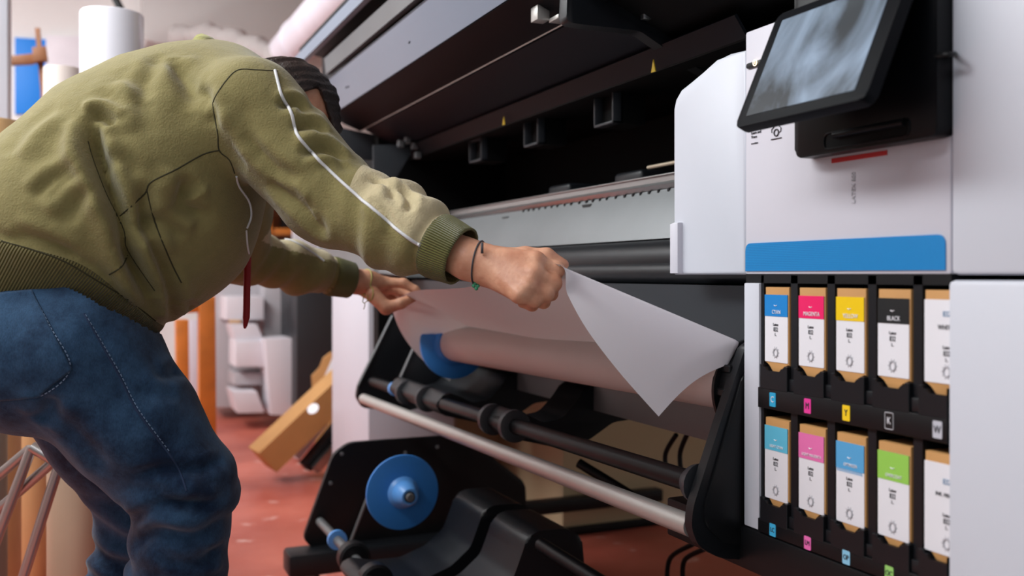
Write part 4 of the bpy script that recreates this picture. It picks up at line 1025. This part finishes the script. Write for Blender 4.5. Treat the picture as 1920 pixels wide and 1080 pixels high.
for nm, msk, m_ in (('hem_ribbing', hemm, M_rib), ('cuff', cuffR, M_ribx), ('cuff', cuffL, M_ribx), ('sleeve_panel', cream & ~creamL, M_cream), ('sleeve_panel', cream & creamL, M_cream)):
    v_, f_ = sub(V2, F_keep, msk); o = np_mesh(nm, v_, f_, m_, SW)
    if nm != 'sleeve_panel':
        if nm == 'hem_ribbing': a1, a2, n_ = Vector((1, 0, 0)), hd, 300
        else:
            av = aR if v_[:, 0].mean() > -1.8 else aL; a1 = av.cross(UP).normalized(); a2 = av.cross(a1); n_ = 84
        q_ = v_-v_.mean(0); ang = np.arctan2(q_@nv(a2), q_@nv(a1))*n_
        at_ = o.data.attributes.new('rib_angle', 'FLOAT', 'POINT'); at_.data.foreach_set('value', ang.astype(np.float32))
    if nm == 'hem_ribbing': o.modifiers.new('th', 'SOLIDIFY').thickness = .003
    if nm == 'cuff': o.modifiers.new('th', 'SOLIDIFY').thickness = .0035
    if nm == 'sleeve_panel': o['label'] = 'cream sleeve panel'
def line_part(name, pts, r, m, parent):
    if len(pts) > 2: return tube(name, pts, r, m, parent, 8)
line_part('piping', pip, .0026, M_pip, SW)
line_part('piping', pipL, .0024, M_pip, SW)
seams = [[(520, 133), (480, 131), (447, 131), (425, 150), (402, 185), (400, 205), (408, 250), (411, 282), (430, 300), (440, 325)],
         [(411, 282), (380, 290), (330, 318), (283, 342), (270, 365), (225, 405)],
         [(165, 265), (175, 300), (200, 365), (232, 430), (240, 470), (290, 545)],
         [(240, 478), (228, 500), (205, 515)],
         [(275, 355), (290, 415), (320, 490), (340, 530)],
         [(2, 452), (60, 468), (120, 490), (180, 525), (240, 562), (292, 602)]]
for s in seams: line_part('seam', onto(bv, s, 6, -.0004), .0013, M_seam, SW)
line_part('seam', onto(bv, [(444, 330), (448, 350), (466, 378), (470, 405), (462, 428)], 6, .001), .0018, M_pip, SW)
line_part('seam', onto(bv, [(461, 432), (463, 460), (466, 475)], 6, .001), .0016, M_pip, SW)
# drawstring hanging below the chest
p0 = at(462, 455, c=1.78); cords = [p0, at(464, 480, c=1.78), at(463, 540, c=1.78), at(462, 590, c=1.78), at(459, 616, c=1.78)]
bm = bmesh.new(); add_tube(bm, spline(cords, 6), [.0035+.003*min(1, i/6) for i in range(20)]+[.005, .0045, .004, .003, .0018], 10)
build('drawstring', bm, mat('red_cord', (150, 16, 24), .6), SW, smooth=True)
p0 = at(467, 455, c=1.80); bm = bmesh.new(); add_tube(bm, spline([p0, at(467, 500, c=1.8), at(465, 545, c=1.8)], 6), .004, 8)
build('drawstring', bm, mat('red_cord', (150, 16, 24), .6), SW, smooth=True)
# collar ring
nc = at(352, 158, a=TX); nax = Vector((0, .93, -.36)).normalized()
s1 = Vector((1, 0, 0)); s2 = nax.cross(s1)
bm = bmesh.new(); add_tube(bm, [nc+s1*.080*math.cos(t/40*math.tau)+s2*.075*math.sin(t/40*math.tau)+nax*.006*math.sin(t*2) for t in range(40)], .017, 12, closed=True)
build('collar', bm, cloth('olive_collar', (150, 146, 88)), SW, smooth=True)

# ------------------------------------------------------------------ jeans
kR = at(345, 915, a=1.60); aRk = at(318, 1420, a=1.64); kL = at(262, 945, a=1.93); aLk = at(178, 1330, a=2.0)
hR = at(140, 660, a=1.64); hL = at(110, 665, a=1.88)
def jeans_sdf(P):
    d = cone(P, at(45, 595, a=TX), at(180, 580, a=TX), .138, .108, np.array([.84, 1, 1]))
    d = smin(d, cone(P, at(60, 660, a=1.66), hR, .130, .118), .05)
    d = smin(d, cone(P, at(50, 650, a=1.86), hL, .120, .112), .05)
    th = cone(P, hR, hR.lerp(kR, .5), .122, .098); th = smin(th, cone(P, hR.lerp(kR, .5), kR, .098, .079), .03)
    th = smin(th, cone(P, kR, kR.lerp(aRk, .4), .078, .072), .03); th = smin(th, cone(P, kR.lerp(aRk, .4), aRk, .072, .06), .03)
    d = smin(d, th, .03)
    tl = cone(P, hL, hL.lerp(kL, .5), .115, .092); tl = smin(tl, cone(P, hL.lerp(kL, .5), kL, .092, .072), .03)
    tl = smin(tl, cone(P, kL, kL.lerp(aLk, .4), .070, .062), .03); tl = smin(tl, cone(P, kL.lerp(aLk, .4), aLk, .062, .056), .03)
    return smin(d, tl, .015)
V, F = mesh_sdf(jeans_sdf, (-2.25, -.75, .02), (-1.35, .55, 1.12), .0056)
V = relax(V, F, 2); Nn = vnormals(V, F)
disp = .004*fold_noise(V, (8, 8, 8), 1)+.0022*fold_noise(V, (24, 24, 24), 2)
for kn, an in ((kR, aRk), (kL, aLk)):
    bd, bt = polydist(V, [kn-(an-kn)*.15, kn, an]); m = np.clip(1-(bd-.10)/.03, 0, 1)
    zz = V[:, 2]; nz_ = fold_noise(V, (7, 7, 7), 4)
    back = np.clip((zz-(kn.z-.30))/.1, 0, 1)*np.clip(((kn.z+.07)-zz)/.08, 0, 1)
    disp += m*back*.0065*np.sin((zz+V[:, 1]*.35)*120+nz_*5)*np.clip(.55+fold_noise(V, (9, 9, 9), 8), 0, 1.2)
bj0 = bvh_of(V, F)
for pix, dp, wd in [([(340, 690), (310, 705), (285, 700)], .007, .010), ([(330, 730), (290, 740), (250, 730)], .005, .012), ([(100, 740), (90, 770), (70, 790)], .010, .012),
                    ([(70, 745), (120, 790), (170, 850), (210, 900)], .006, .016), ([(420, 860), (370, 880), (300, 880), (240, 900)], .007, .009), ([(430, 930), (370, 950), (290, 950), (245, 985)], .008, .009),
                    ([(425, 985), (360, 1005), (290, 1000), (250, 1030)], .008, .010), ([(420, 1030), (370, 1060), (300, 1050)], .008, .010), ([(370, 900), (350, 925), (300, 915)], -.005, .010), ([(165, 600), (190, 660), (240, 740), (290, 820)], .003, .02)]:
    L_ = onto(bj0, pix, 5)
    if len(L_) < 2: continue
    r_, t_ = polydist(V, L_); env = np.clip(np.minimum(t_, 1-t_)/.2, 0, 1)
    disp += env*(-dp*np.exp(-(r_/wd)**2)+.5*dp*np.exp(-((r_-2.0*wd)/(1.1*wd))**2))
VJ = relax(V+Nn*disp[:, None], F, 1, .3)
cj = VJ[F].mean(1); keep = (((cj-nv(hemC))@nv(hn)) > .012) & (cj[:, 2] > .085)
FJ = F[keep]
def denim():
    m = bpy.data.materials.new('blue_denim'); m.use_nodes = True; nt = m.node_tree; N = nt.nodes; L = nt.links; p = N['Principled BSDF']; tc = N.new('ShaderNodeTexCoord')
    a_ = N.new('ShaderNodeTexNoise'); a_.inputs['Scale'].default_value = 7; a_.inputs['Detail'].default_value = 9; a_.inputs['Roughness'].default_value = .72
    L.new(tc.outputs['Object'], a_.inputs['Vector'])
    r = N.new('ShaderNodeValToRGB'); r.color_ramp.elements[0].position = .38; r.color_ramp.elements[1].position = .66
    r.color_ramp.elements[0].color = srgb(10, 30, 56); r.color_ramp.elements[1].color = srgb(56, 88, 120); L.new(a_.outputs['Fac'], r.inputs['Fac'])
    wv = N.new('ShaderNodeTexNoise'); wv.inputs['Scale'].default_value = 1; wv.inputs['Detail'].default_value = 2
    mp = N.new('ShaderNodeMapping'); mp.inputs['Scale'].default_value = (700, 700, 220); mp.inputs['Rotation'].default_value = (.5, .3, 0)
    L.new(tc.outputs['Object'], mp.inputs[0]); L.new(mp.outputs[0], wv.inputs['Vector'])
    mx = N.new('ShaderNodeMix'); mx.data_type = 'RGBA'; mx.blend_type = 'OVERLAY'; mx.inputs[0].default_value = .45
    L.new(r.outputs['Color'], mx.inputs[6]); L.new(wv.outputs['Fac'], mx.inputs[7]); L.new(mx.outputs[2], p.inputs['Base Color'])
    b = N.new('ShaderNodeBump'); b.inputs['Strength'].default_value = .4; b.inputs['Distance'].default_value = .001
    L.new(wv.outputs['Fac'], b.inputs['Height'])
    b0 = N.new('ShaderNodeBump'); b0.inputs['Strength'].default_value = .35; b0.inputs['Distance'].default_value = .008
    n3 = N.new('ShaderNodeTexNoise'); n3.inputs['Scale'].default_value = 20; n3.inputs['Detail'].default_value = 6; L.new(tc.outputs['Object'], n3.inputs['Vector']); L.new(n3.outputs['Fac'], b0.inputs['Height'])
    L.new(b0.outputs['Normal'], b.inputs['Normal']); L.new(b.outputs['Normal'], p.inputs['Normal'])
    p.inputs['Roughness'].default_value = .85; p.inputs['Sheen Weight'].default_value = .15; p.inputs['Specular IOR Level'].default_value = .2
    return m
M_den = denim(); v_, f_ = sub(VJ, FJ, np.ones(len(FJ), bool)); JE = np_mesh('jeans', v_, f_, M_den, PE)
bj = bvh_of(VJ, FJ)
M_st = mat('denim_stitch', (120, 140, 168), .8)
def stitches(pix, r=.0007, st=.0065):
    L_ = onto(bj, pix, 10, .0006)
    if len(L_) < 3: return
    bm = bmesh.new(); acc = 0; seg = [L_[0]]
    L2 = []
    for a_, b_ in zip(L_[:-1], L_[1:]):
        n = max(1, int((b_-a_).length/.0012)); L2 += [a_.lerp(b_, k/n) for k in range(n)]
    i = 0
    while i+3 < len(L2): add_tube(bm, [L2[i], L2[i+3]], r, 4); i += 5
    return bm
# back pocket: a patch lifted off the seat
pk = [(0, 548), (62, 548), (95, 610), (134, 690), (72, 744), (0, 734)]
def inside(x, y, poly):
    c = False; n = len(poly); j = n-1
    for i in range(n):
        if ((poly[i][1] > y) != (poly[j][1] > y)) and (x < (poly[j][0]-poly[i][0])*(y-poly[i][1])/(poly[j][1]-poly[i][1])+poly[i][0]): c = not c
        j = i
    return c
poly = [(-90, 560), (62, 548), (95, 610), (134, 690), (72, 744), (-60, 725)]
bm = bmesh.new(); vv = {}
cols = 40
def bil(u_, v__):      # patch corners: top-left, top-right, bottom-right.. bottom-left
    tl, tr, br, bl = Vector((-90, 560)), Vector((60, 546)), Vector((136, 692)), Vector((-40, 752))
    p_ = tl.lerp(tr, u_).lerp(bl.lerp(br, u_), v__)
    if v__ > 0: p_ += Vector((0, 1))*(34*v__*(1-abs(u_-.62)/.62) if u_ < .62 else 34*v__*(1-(u_-.62)/.38))*.9
    return p_
for i in range(cols+1):
    for j in range(cols+1):
        p_ = bil(i/cols, j/cols); d = (at(p_.x, p_.y, c=1)-CAMP).normalized(); h_ = bj.ray_cast(CAMP, d)
        if h_[0] is not None and abs(h_[0].z-.85) < .25: vv[i, j] = bm.verts.new(h_[0]+h_[1]*.0022)
for i in range(cols):
    for j in range(cols):
        q = [vv.get(k) for k in ((i, j), (i+1, j), (i+1, j+1), (i, j+1))]
        if all(q): bm.faces.new(q)
pko = build('back_pocket', bm, M_den, JE, smooth=True); pko.modifiers.new('th', 'SOLIDIFY').thickness = .002
def lift_line(pix, lift): return [p_ for p_ in onto(bj, pix, 8, lift)]
for pix in ([(60, 549), (95, 613), (132, 690), (75, 741), (0, 730)], [(52, 551), (88, 616), (121, 688), (73, 728), (0, 718)], [(0, 556), (58, 552)], [(0, 566), (56, 562)],
            [(160, 590), (190, 640), (225, 700), (255, 760), (290, 810), (320, 850)]):
    L_ = lift_line(pix, .0030 if pix[0][0] < 100 else .0006)
    bm = bmesh.new(); L2 = []
    for a_, b_ in zip(L_[:-1], L_[1:]):
        n = max(1, int((b_-a_).length/.0012)); L2 += [a_.lerp(b_, k/n) for k in range(n)]
    i = 0
    while i+3 < len(L2): add_tube(bm, [L2[i], L2[i+3]], .0008, 4); i += 5
    build('stitching', bm, M_st, JE)
line_part('side_seam', onto(bj, [(157, 588), (187, 640), (222, 702), (252, 762), (287, 812), (330, 870), (350, 920)], 8, 0), .0016, mat('denim_dark', (30, 48, 78), .9), JE)
# shoes
for nm, an in (('shoe', aRk), ('shoe', aLk)):
    bm = bmesh.new(); base = Vector((an.x, an.y+.05, 0))
    rings = []
    for k in range(13):
        t = k/12; y = -.11+.29*t; w_ = (.036+.014*math.sin(t*2.6))*(1 if t < .9 else .8); hgt = .09 if t < .35 else .09-.045*(t-.35)/.65
        if k in (0, 12): w_ *= .55; hgt *= .7
        rings.append([bm.verts.new(base+Vector((w_*math.cos(a_), y, .002+max(0, hgt*(.5+.5*math.sin(a_)))))) for a_ in [j/16*math.tau for j in range(16)]])
    for A_, B_ in zip(rings[:-1], rings[1:]):
        for j in range(16): bm.faces.new([A_[j], A_[(j+1) % 16], B_[(j+1) % 16], B_[j]])
    bm.faces.new(rings[0]); bm.faces.new(rings[-1]); build(nm, bm, M_white2, PE, smooth=True)

# ------------------------------------------------------------------ body: head, neck, forearms, hands in one surface
hc = at(530, 206, c=1.84); crown = Vector((.0, .92, .39)).normalized(); face = Vector((0, .39, -.92)).normalized(); sidev = Vector((1, 0, 0))
def mm(o_, x, y, z): return o_+sidev*x+crown*y+face*z      # x right side of the head, y to the crown, z forwards
def head_sdf(P):
    R_ = np.array([list(sidev), list(crown), list(face)]).T
    d = ell(P, hc, (.074, .094, .092), R_)
    d = smin(d, ell(P, mm(hc, 0, -.062, .038), (.054, .062, .056), R_), .03)          # jaw
    d = smin(d, cone(P, mm(hc, 0, -.012, .090), mm(hc, 0, -.040, .108), .009, .014), .012)   # nose
    d = smin(d, ell(P, mm(hc, 0, -.074, .088), (.024, .010, .012), R_), .010)         # lips
    d = smin(d, ell(P, mm(hc, 0, -.104, .078), (.024, .018, .018), R_), .02)         # chin
    for s in (-1, 1):
        d = -smin(-d, ell(P, mm(hc, s*.032, .004, .094), (.016, .010, .010), R_), .010)   # eye sockets
        d = smin(d, ell(P, mm(hc, s*.032, .004, .082), (.013, .011, .011), R_), .004)
        d = smin(d, ell(P, mm(hc, s*.034, .022, .086), (.022, .006, .008), R_), .010)     # brow
        e = ell(P, mm(hc, s*.080, -.010, -.005), (.010, .033, .020), R_); e = -smin(-e, ell(P, mm(hc, s*.092, -.008, -.002), (.008, .022, .011), R_), .004)
        d = smin(d, e, .006)
    return d
def chain(P, pts, rs, k=.006):
    d = None
    for i in range(len(pts)-1):
        q = cone(P, pts[i], pts[i+1], rs[i], rs[i+1]); d = q if d is None else smin(d, q, k)
    return d
def pc(lst): return [at(x, y, c=c_) for x, y, c_ in lst]
HR = {'i': (pc([(1004, 490, 1.400), (1042, 506, 1.405), (1040, 527, 1.445), (1018, 530, 1.452)]), [.0125, .0115, .0095, .0085]),
      'm': (pc([(1000, 513, 1.385), (1037, 531, 1.392), (1033, 551, 1.43), (1010, 551, 1.44)]), [.0128, .0115, .0098, .0088]),
      'r': (pc([(990, 536, 1.378), (1024, 550, 1.385), (1019, 566, 1.42), (998, 563, 1.43)]), [.0125, .0108, .0095, .0085]),
      'l': (pc([(974, 552, 1.375), (1003, 562, 1.382), (998, 572, 1.41), (980, 568, 1.42)]), [.0115, .0098, .0085, .0078]),
      't': (pc([(935, 484, 1.43), (985, 480, 1.43), (1025, 480, 1.425), (1056, 496, 1.425)]), [.0160, .0135, .0115, .0085])}
def handR_sdf(P):
    w0 = wR+(eR-wR).normalized()*.10
    d = cone(P, w0, wR+Vector((0, 0, .001)), .034, .0285)
    wq = at(905, 497, c=1.425)
    d = smin(d, cone(P, wR, wq, .0285, .027), .015)
    up1, dn1 = at(912, 486, c=1.42), at(915, 510, c=1.42)
    for key, r0 in (('i', .0175), ('m', .0172), ('r', .0165), ('l', .0150)):
        mc = HR[key][0][0]; s_ = {'i': .0, 'm': .3, 'r': .65, 'l': 1.0}[key]
        d = smin(d, cone(P, up1.lerp(dn1, s_), mc, .0195, r0*.88), .014)
    d = smin(d, cone(P, at(930, 505, c=1.44), at(975, 520, c=1.425), .022, .022), .02)
    for key in 'imrlt':
        pts, rs = HR[key]; q = chain(P, pts, rs)
        for kk, bump_ in ((0, 1.10), (1, 1.06)):
            if key != 't': q = smin(q, np.linalg.norm(P-nv(pts[kk]), axis=1)-rs[kk]*bump_, .004)
        d = smin(d, q, .0045 if key != 't' else .009)
    # extensor tendons
    for key in 'imrl':
        mc = HR[key][0][0]; toc = (CAMP-mc).normalized()*.0135
        d = smin(d, cone(P, mc+toc*.75, up1.lerp(dn1, .5)+toc*1.15, .0035, .002), .008)
    return d
HL = {'i': (pc([(722, 530, 2.30), (757, 531, 2.30), (779, 543, 2.30), (787, 550, 2.30)]), [.0135, .0115, .0095, .008]),
      'm': (pc([(722, 540, 2.34), (752, 548, 2.35), (772, 556, 2.34), (780, 558, 2.33)]), [.0130, .0112, .0095, .008]),
      'r': (pc([(718, 552, 2.36), (742, 562, 2.37), (757, 562, 2.36), (767, 560, 2.35)]), [.0125, .0105, .009, .008]),
      'l': (pc([(712, 562, 2.37), (732, 572, 2.37), (747, 572, 2.36), (755, 566, 2.35)]), [.0115, .0095, .0085, .0075]),
      't': (pc([(700, 553, 2.26), (724, 577, 2.25), (752, 569, 2.25), (783, 554, 2.27)]), [.0190, .0160, .0125, .0095])}
def handL_sdf(P):
    w0 = wL+(eL-wL).normalized()*.09; d = cone(P, w0, wL, .033, .0275)
    wq = at(690, 530, c=2.29); d = smin(d, cone(P, wL, wq, .0275, .028), .015)
    for key in 'imrl':
        s_ = {'i': .0, 'm': .3, 'r': .65, 'l': 1.0}[key]
        d = smin(d, cone(P, at(690, 524, c=2.28).lerp(at(688, 545, c=2.32), s_), HL[key][0][0], .019, .0155), .014)
    for key in 'imrlt':
        pts, rs = HL[key]; d = smin(d, chain(P, pts, rs), .0045 if key != 't' else .010)
    return d
def torso_in(P):      # slim body inside the clothes
    d = cone(P, at(70, 600, a=TX), at(200, 430, a=TX), .10, .10, np.array([.8, 1, 1])); d = smin(d, cone(P, at(200, 430, a=TX), at(340, 280, a=TX), .115, .12, np.array([.8, 1, 1])), .05)
    d = smin(d, cone(P, at(340, 280, a=TX), at(430, 185, a=TX), .10, .07), .05)
    d = smin(d, cone(P, at(425, 170, a=TX), hc, .056, .055), .03)
    for s_, e_, w_ in ((sR, eR, wR), (sL, eL, wL)):
        d = smin(d, cone(P, at(425, 190, a=TX), s_, .06, .055), .04); d = smin(d, cone(P, s_, e_, .05, .042), .03); d = smin(d, cone(P, e_, w_+(e_-w_)*.2, .042, .033), .02)
    for h__, k_, a_ in ((hR, kR, aRk), (hL, kL, aLk)):
        d = smin(d, cone(P, at(70, 640, a=TX), h__, .08, .075), .04); d = smin(d, cone(P, h__, k_, .085, .055), .03); d = smin(d, cone(P, k_, a_, .055, .035), .02)
        d = smin(d, cone(P, a_, Vector((a_.x, a_.y+.12, .03)), .033, .025), .02)
    return d
parts = []
parts.append(mesh_sdf(torso_in, (-2.35, -.6, .0), (-1.4, .95, 1.5), .012, 6))
parts.append(mesh_sdf(head_sdf, tuple(hc-Vector((.15, .18, .18))), tuple(hc+Vector((.15, .16, .16))), .0032))
cR = at(960, 520, c=1.41); parts.append(mesh_sdf(handR_sdf, (cR.x-.17, cR.y-.24, cR.z-.12), (cR.x+.14, cR.y+.14, cR.z+.14), .0019))
cL = at(720, 545, c=2.3); parts.append(mesh_sdf(handL_sdf, (cL.x-.16, cL.y-.22, cL.z-.12), (cL.x+.16, cL.y+.14, cL.z+.12), .0026))
off = 0; Vs = []; Fs = []
for v_, f_ in parts:
    v_ = relax(v_, f_, 1, .4); Vs.append(v_); Fs.append(f_+off); off += len(v_)
Vb = np.concatenate(Vs); Fb = np.concatenate(Fs)
ms = bpy.data.materials.new('skin'); ms.use_nodes = True; nt = ms.node_tree; N = nt.nodes; L = nt.links; p = N['Principled BSDF']; tc = N.new('ShaderNodeTexCoord')
n1 = N.new('ShaderNodeTexNoise'); n1.inputs['Scale'].default_value = 38; n1.inputs['Detail'].default_value = 5; L.new(tc.outputs['Object'], n1.inputs['Vector'])
r1 = N.new('ShaderNodeValToRGB'); r1.color_ramp.elements[0].position = .3; r1.color_ramp.elements[1].position = .7
r1.color_ramp.elements[0].color = srgb(190, 130, 102); r1.color_ramp.elements[1].color = srgb(220, 166, 136); L.new(n1.outputs['Fac'], r1.inputs['Fac']); L.new(r1.outputs['Color'], p.inputs['Base Color'])
p.inputs['Roughness'].default_value = .48; p.inputs['Subsurface Weight'].default_value = .12; p.inputs['Subsurface Radius'].default_value = (.012, .004, .002); p.inputs['Subsurface Scale'].default_value = .6
b = N.new('ShaderNodeBump'); b.inputs['Strength'].default_value = .45; b.inputs['Distance'].default_value = .0012
n2 = N.new('ShaderNodeTexNoise'); n2.inputs['Scale'].default_value = 170; n2.inputs['Detail'].default_value = 5; L.new(tc.outputs['Object'], n2.inputs['Vector']); L.new(n2.outputs['Fac'], b.inputs['Height']); L.new(b.outputs['Normal'], p.inputs['Normal'])
BO = np_mesh('body', Vb, Fb, ms, PE)
# hair: shell over the back and the crown, falling over the forehead
def hair_sdf(P):
    R_ = np.array([list(sidev), list(crown), list(face)]).T
    d = ell(P, mm(hc, 0, .003, -.006), (.081, .100, .092), R_)
    q = (P-nv(hc))@R_
    d = smin(d, cone(P, mm(hc, .02, .072, .01), mm(hc, .035, .070, .070), .030, .014), .02)
    wob = .0025*np.sin(q[:, 0]*260+q[:, 1]*90)+.002*np.sin(q[:, 2]*310+q[:, 0]*190); d = d+wob*.8
    # keep away from the face, cheeks and ears
    faceside = q[:, 2]-.55*np.maximum(q[:, 1], -.02)-.018
    cut = np.where(np.abs(q[:, 0]) > .035, q[:, 2]+.012, faceside)
    fringe = (q[:, 1] > .066)
    return np.maximum(d, np.where(fringe, -.1, cut))
v_, f_ = mesh_sdf(hair_sdf, tuple(hc-Vector((.15, .18, .18))), tuple(hc+Vector((.15, .18, .18))), .0036)
HA = np_mesh('hair', relax(v_, f_, 2, .5), f_, mat('dark_brown_hair', (38, 26, 22), .5, var=.3, vscale=90, bump=.8, bscale=240, bdist=.003), BO)
# eyes under the brow
for s in (-1, 1):
    bm = bmesh.new(); bmesh.ops.create_uvsphere(bm, u_segments=16, v_segments=10, radius=.0105); bmesh.ops.translate(bm, verts=bm.verts, vec=mm(hc, s*.032, .004, .084))
    build('eye', bm, mat('eye_white', (220, 215, 210), .2), BO, smooth=True)
# bracelets
bb = bvh_of(Vb, Fb)
def bracelet(name, cpt, axis, r, m, thick, label, tails):
    axis = Vector(axis).normalized(); s = axis.cross(UP).normalized(); q = axis.cross(s); loop = []
    for k in range(48):
        d = s*math.cos(k/48*math.tau)+q*math.sin(k/48*math.tau); h_ = bb.ray_cast(cpt+d*.08, -d)
        loop.append((h_[0] if h_[0] is not None else cpt+d*r)+d*thick*.8)
    bm = bmesh.new(); add_tube(bm, loop, thick, 6, closed=True)
    for t_ in tails: add_tube(bm, t_, thick*.8, 6)
    o = build(name, bm, m, PE, smooth=True); o['label'] = label; return o
M_cord = mat('grey_cord', (70, 66, 70), .7); M_gc = mat('yellow_green_cord', (176, 172, 96), .6)
bR = bracelet('bracelet', at(898, 496, c=1.43), at(905, 497, c=1.425)-at(880, 490, c=1.43)+Vector((0, 0, .002)), .03, M_cord, .0013, 'thin grey cord bracelet with green beads', [])
bm = bmesh.new()
for x, y in ((888, 536), (896, 536), (891, 531), (893, 541)):
    bmesh.ops.create_uvsphere(bm, u_segments=10, v_segments=6, radius=.003, matrix=Matrix.Translation(at(x, y, c=1.415)))
build('beads', bm, mat('green_beads', (60, 150, 110), .3), bR, smooth=True)
bm = bmesh.new(); add_tube(bm, [at(904, 455, c=1.395), at(904, 475, c=1.393)], .0022, 8)
build('clasp', bm, M_cord, bR, smooth=True)
bracelet('bracelet', at(683, 528, c=2.285), wL-eL, .03, M_gc, .0014, 'thin yellow-green thread bracelet', [spline([at(684, 552, c=2.24), at(680, 565, c=2.24), at(684, 570, c=2.24), at(682, 580, c=2.24)], 4), spline([at(688, 553, c=2.24), at(690, 562, c=2.24), at(684, 568, c=2.24)], 4)])
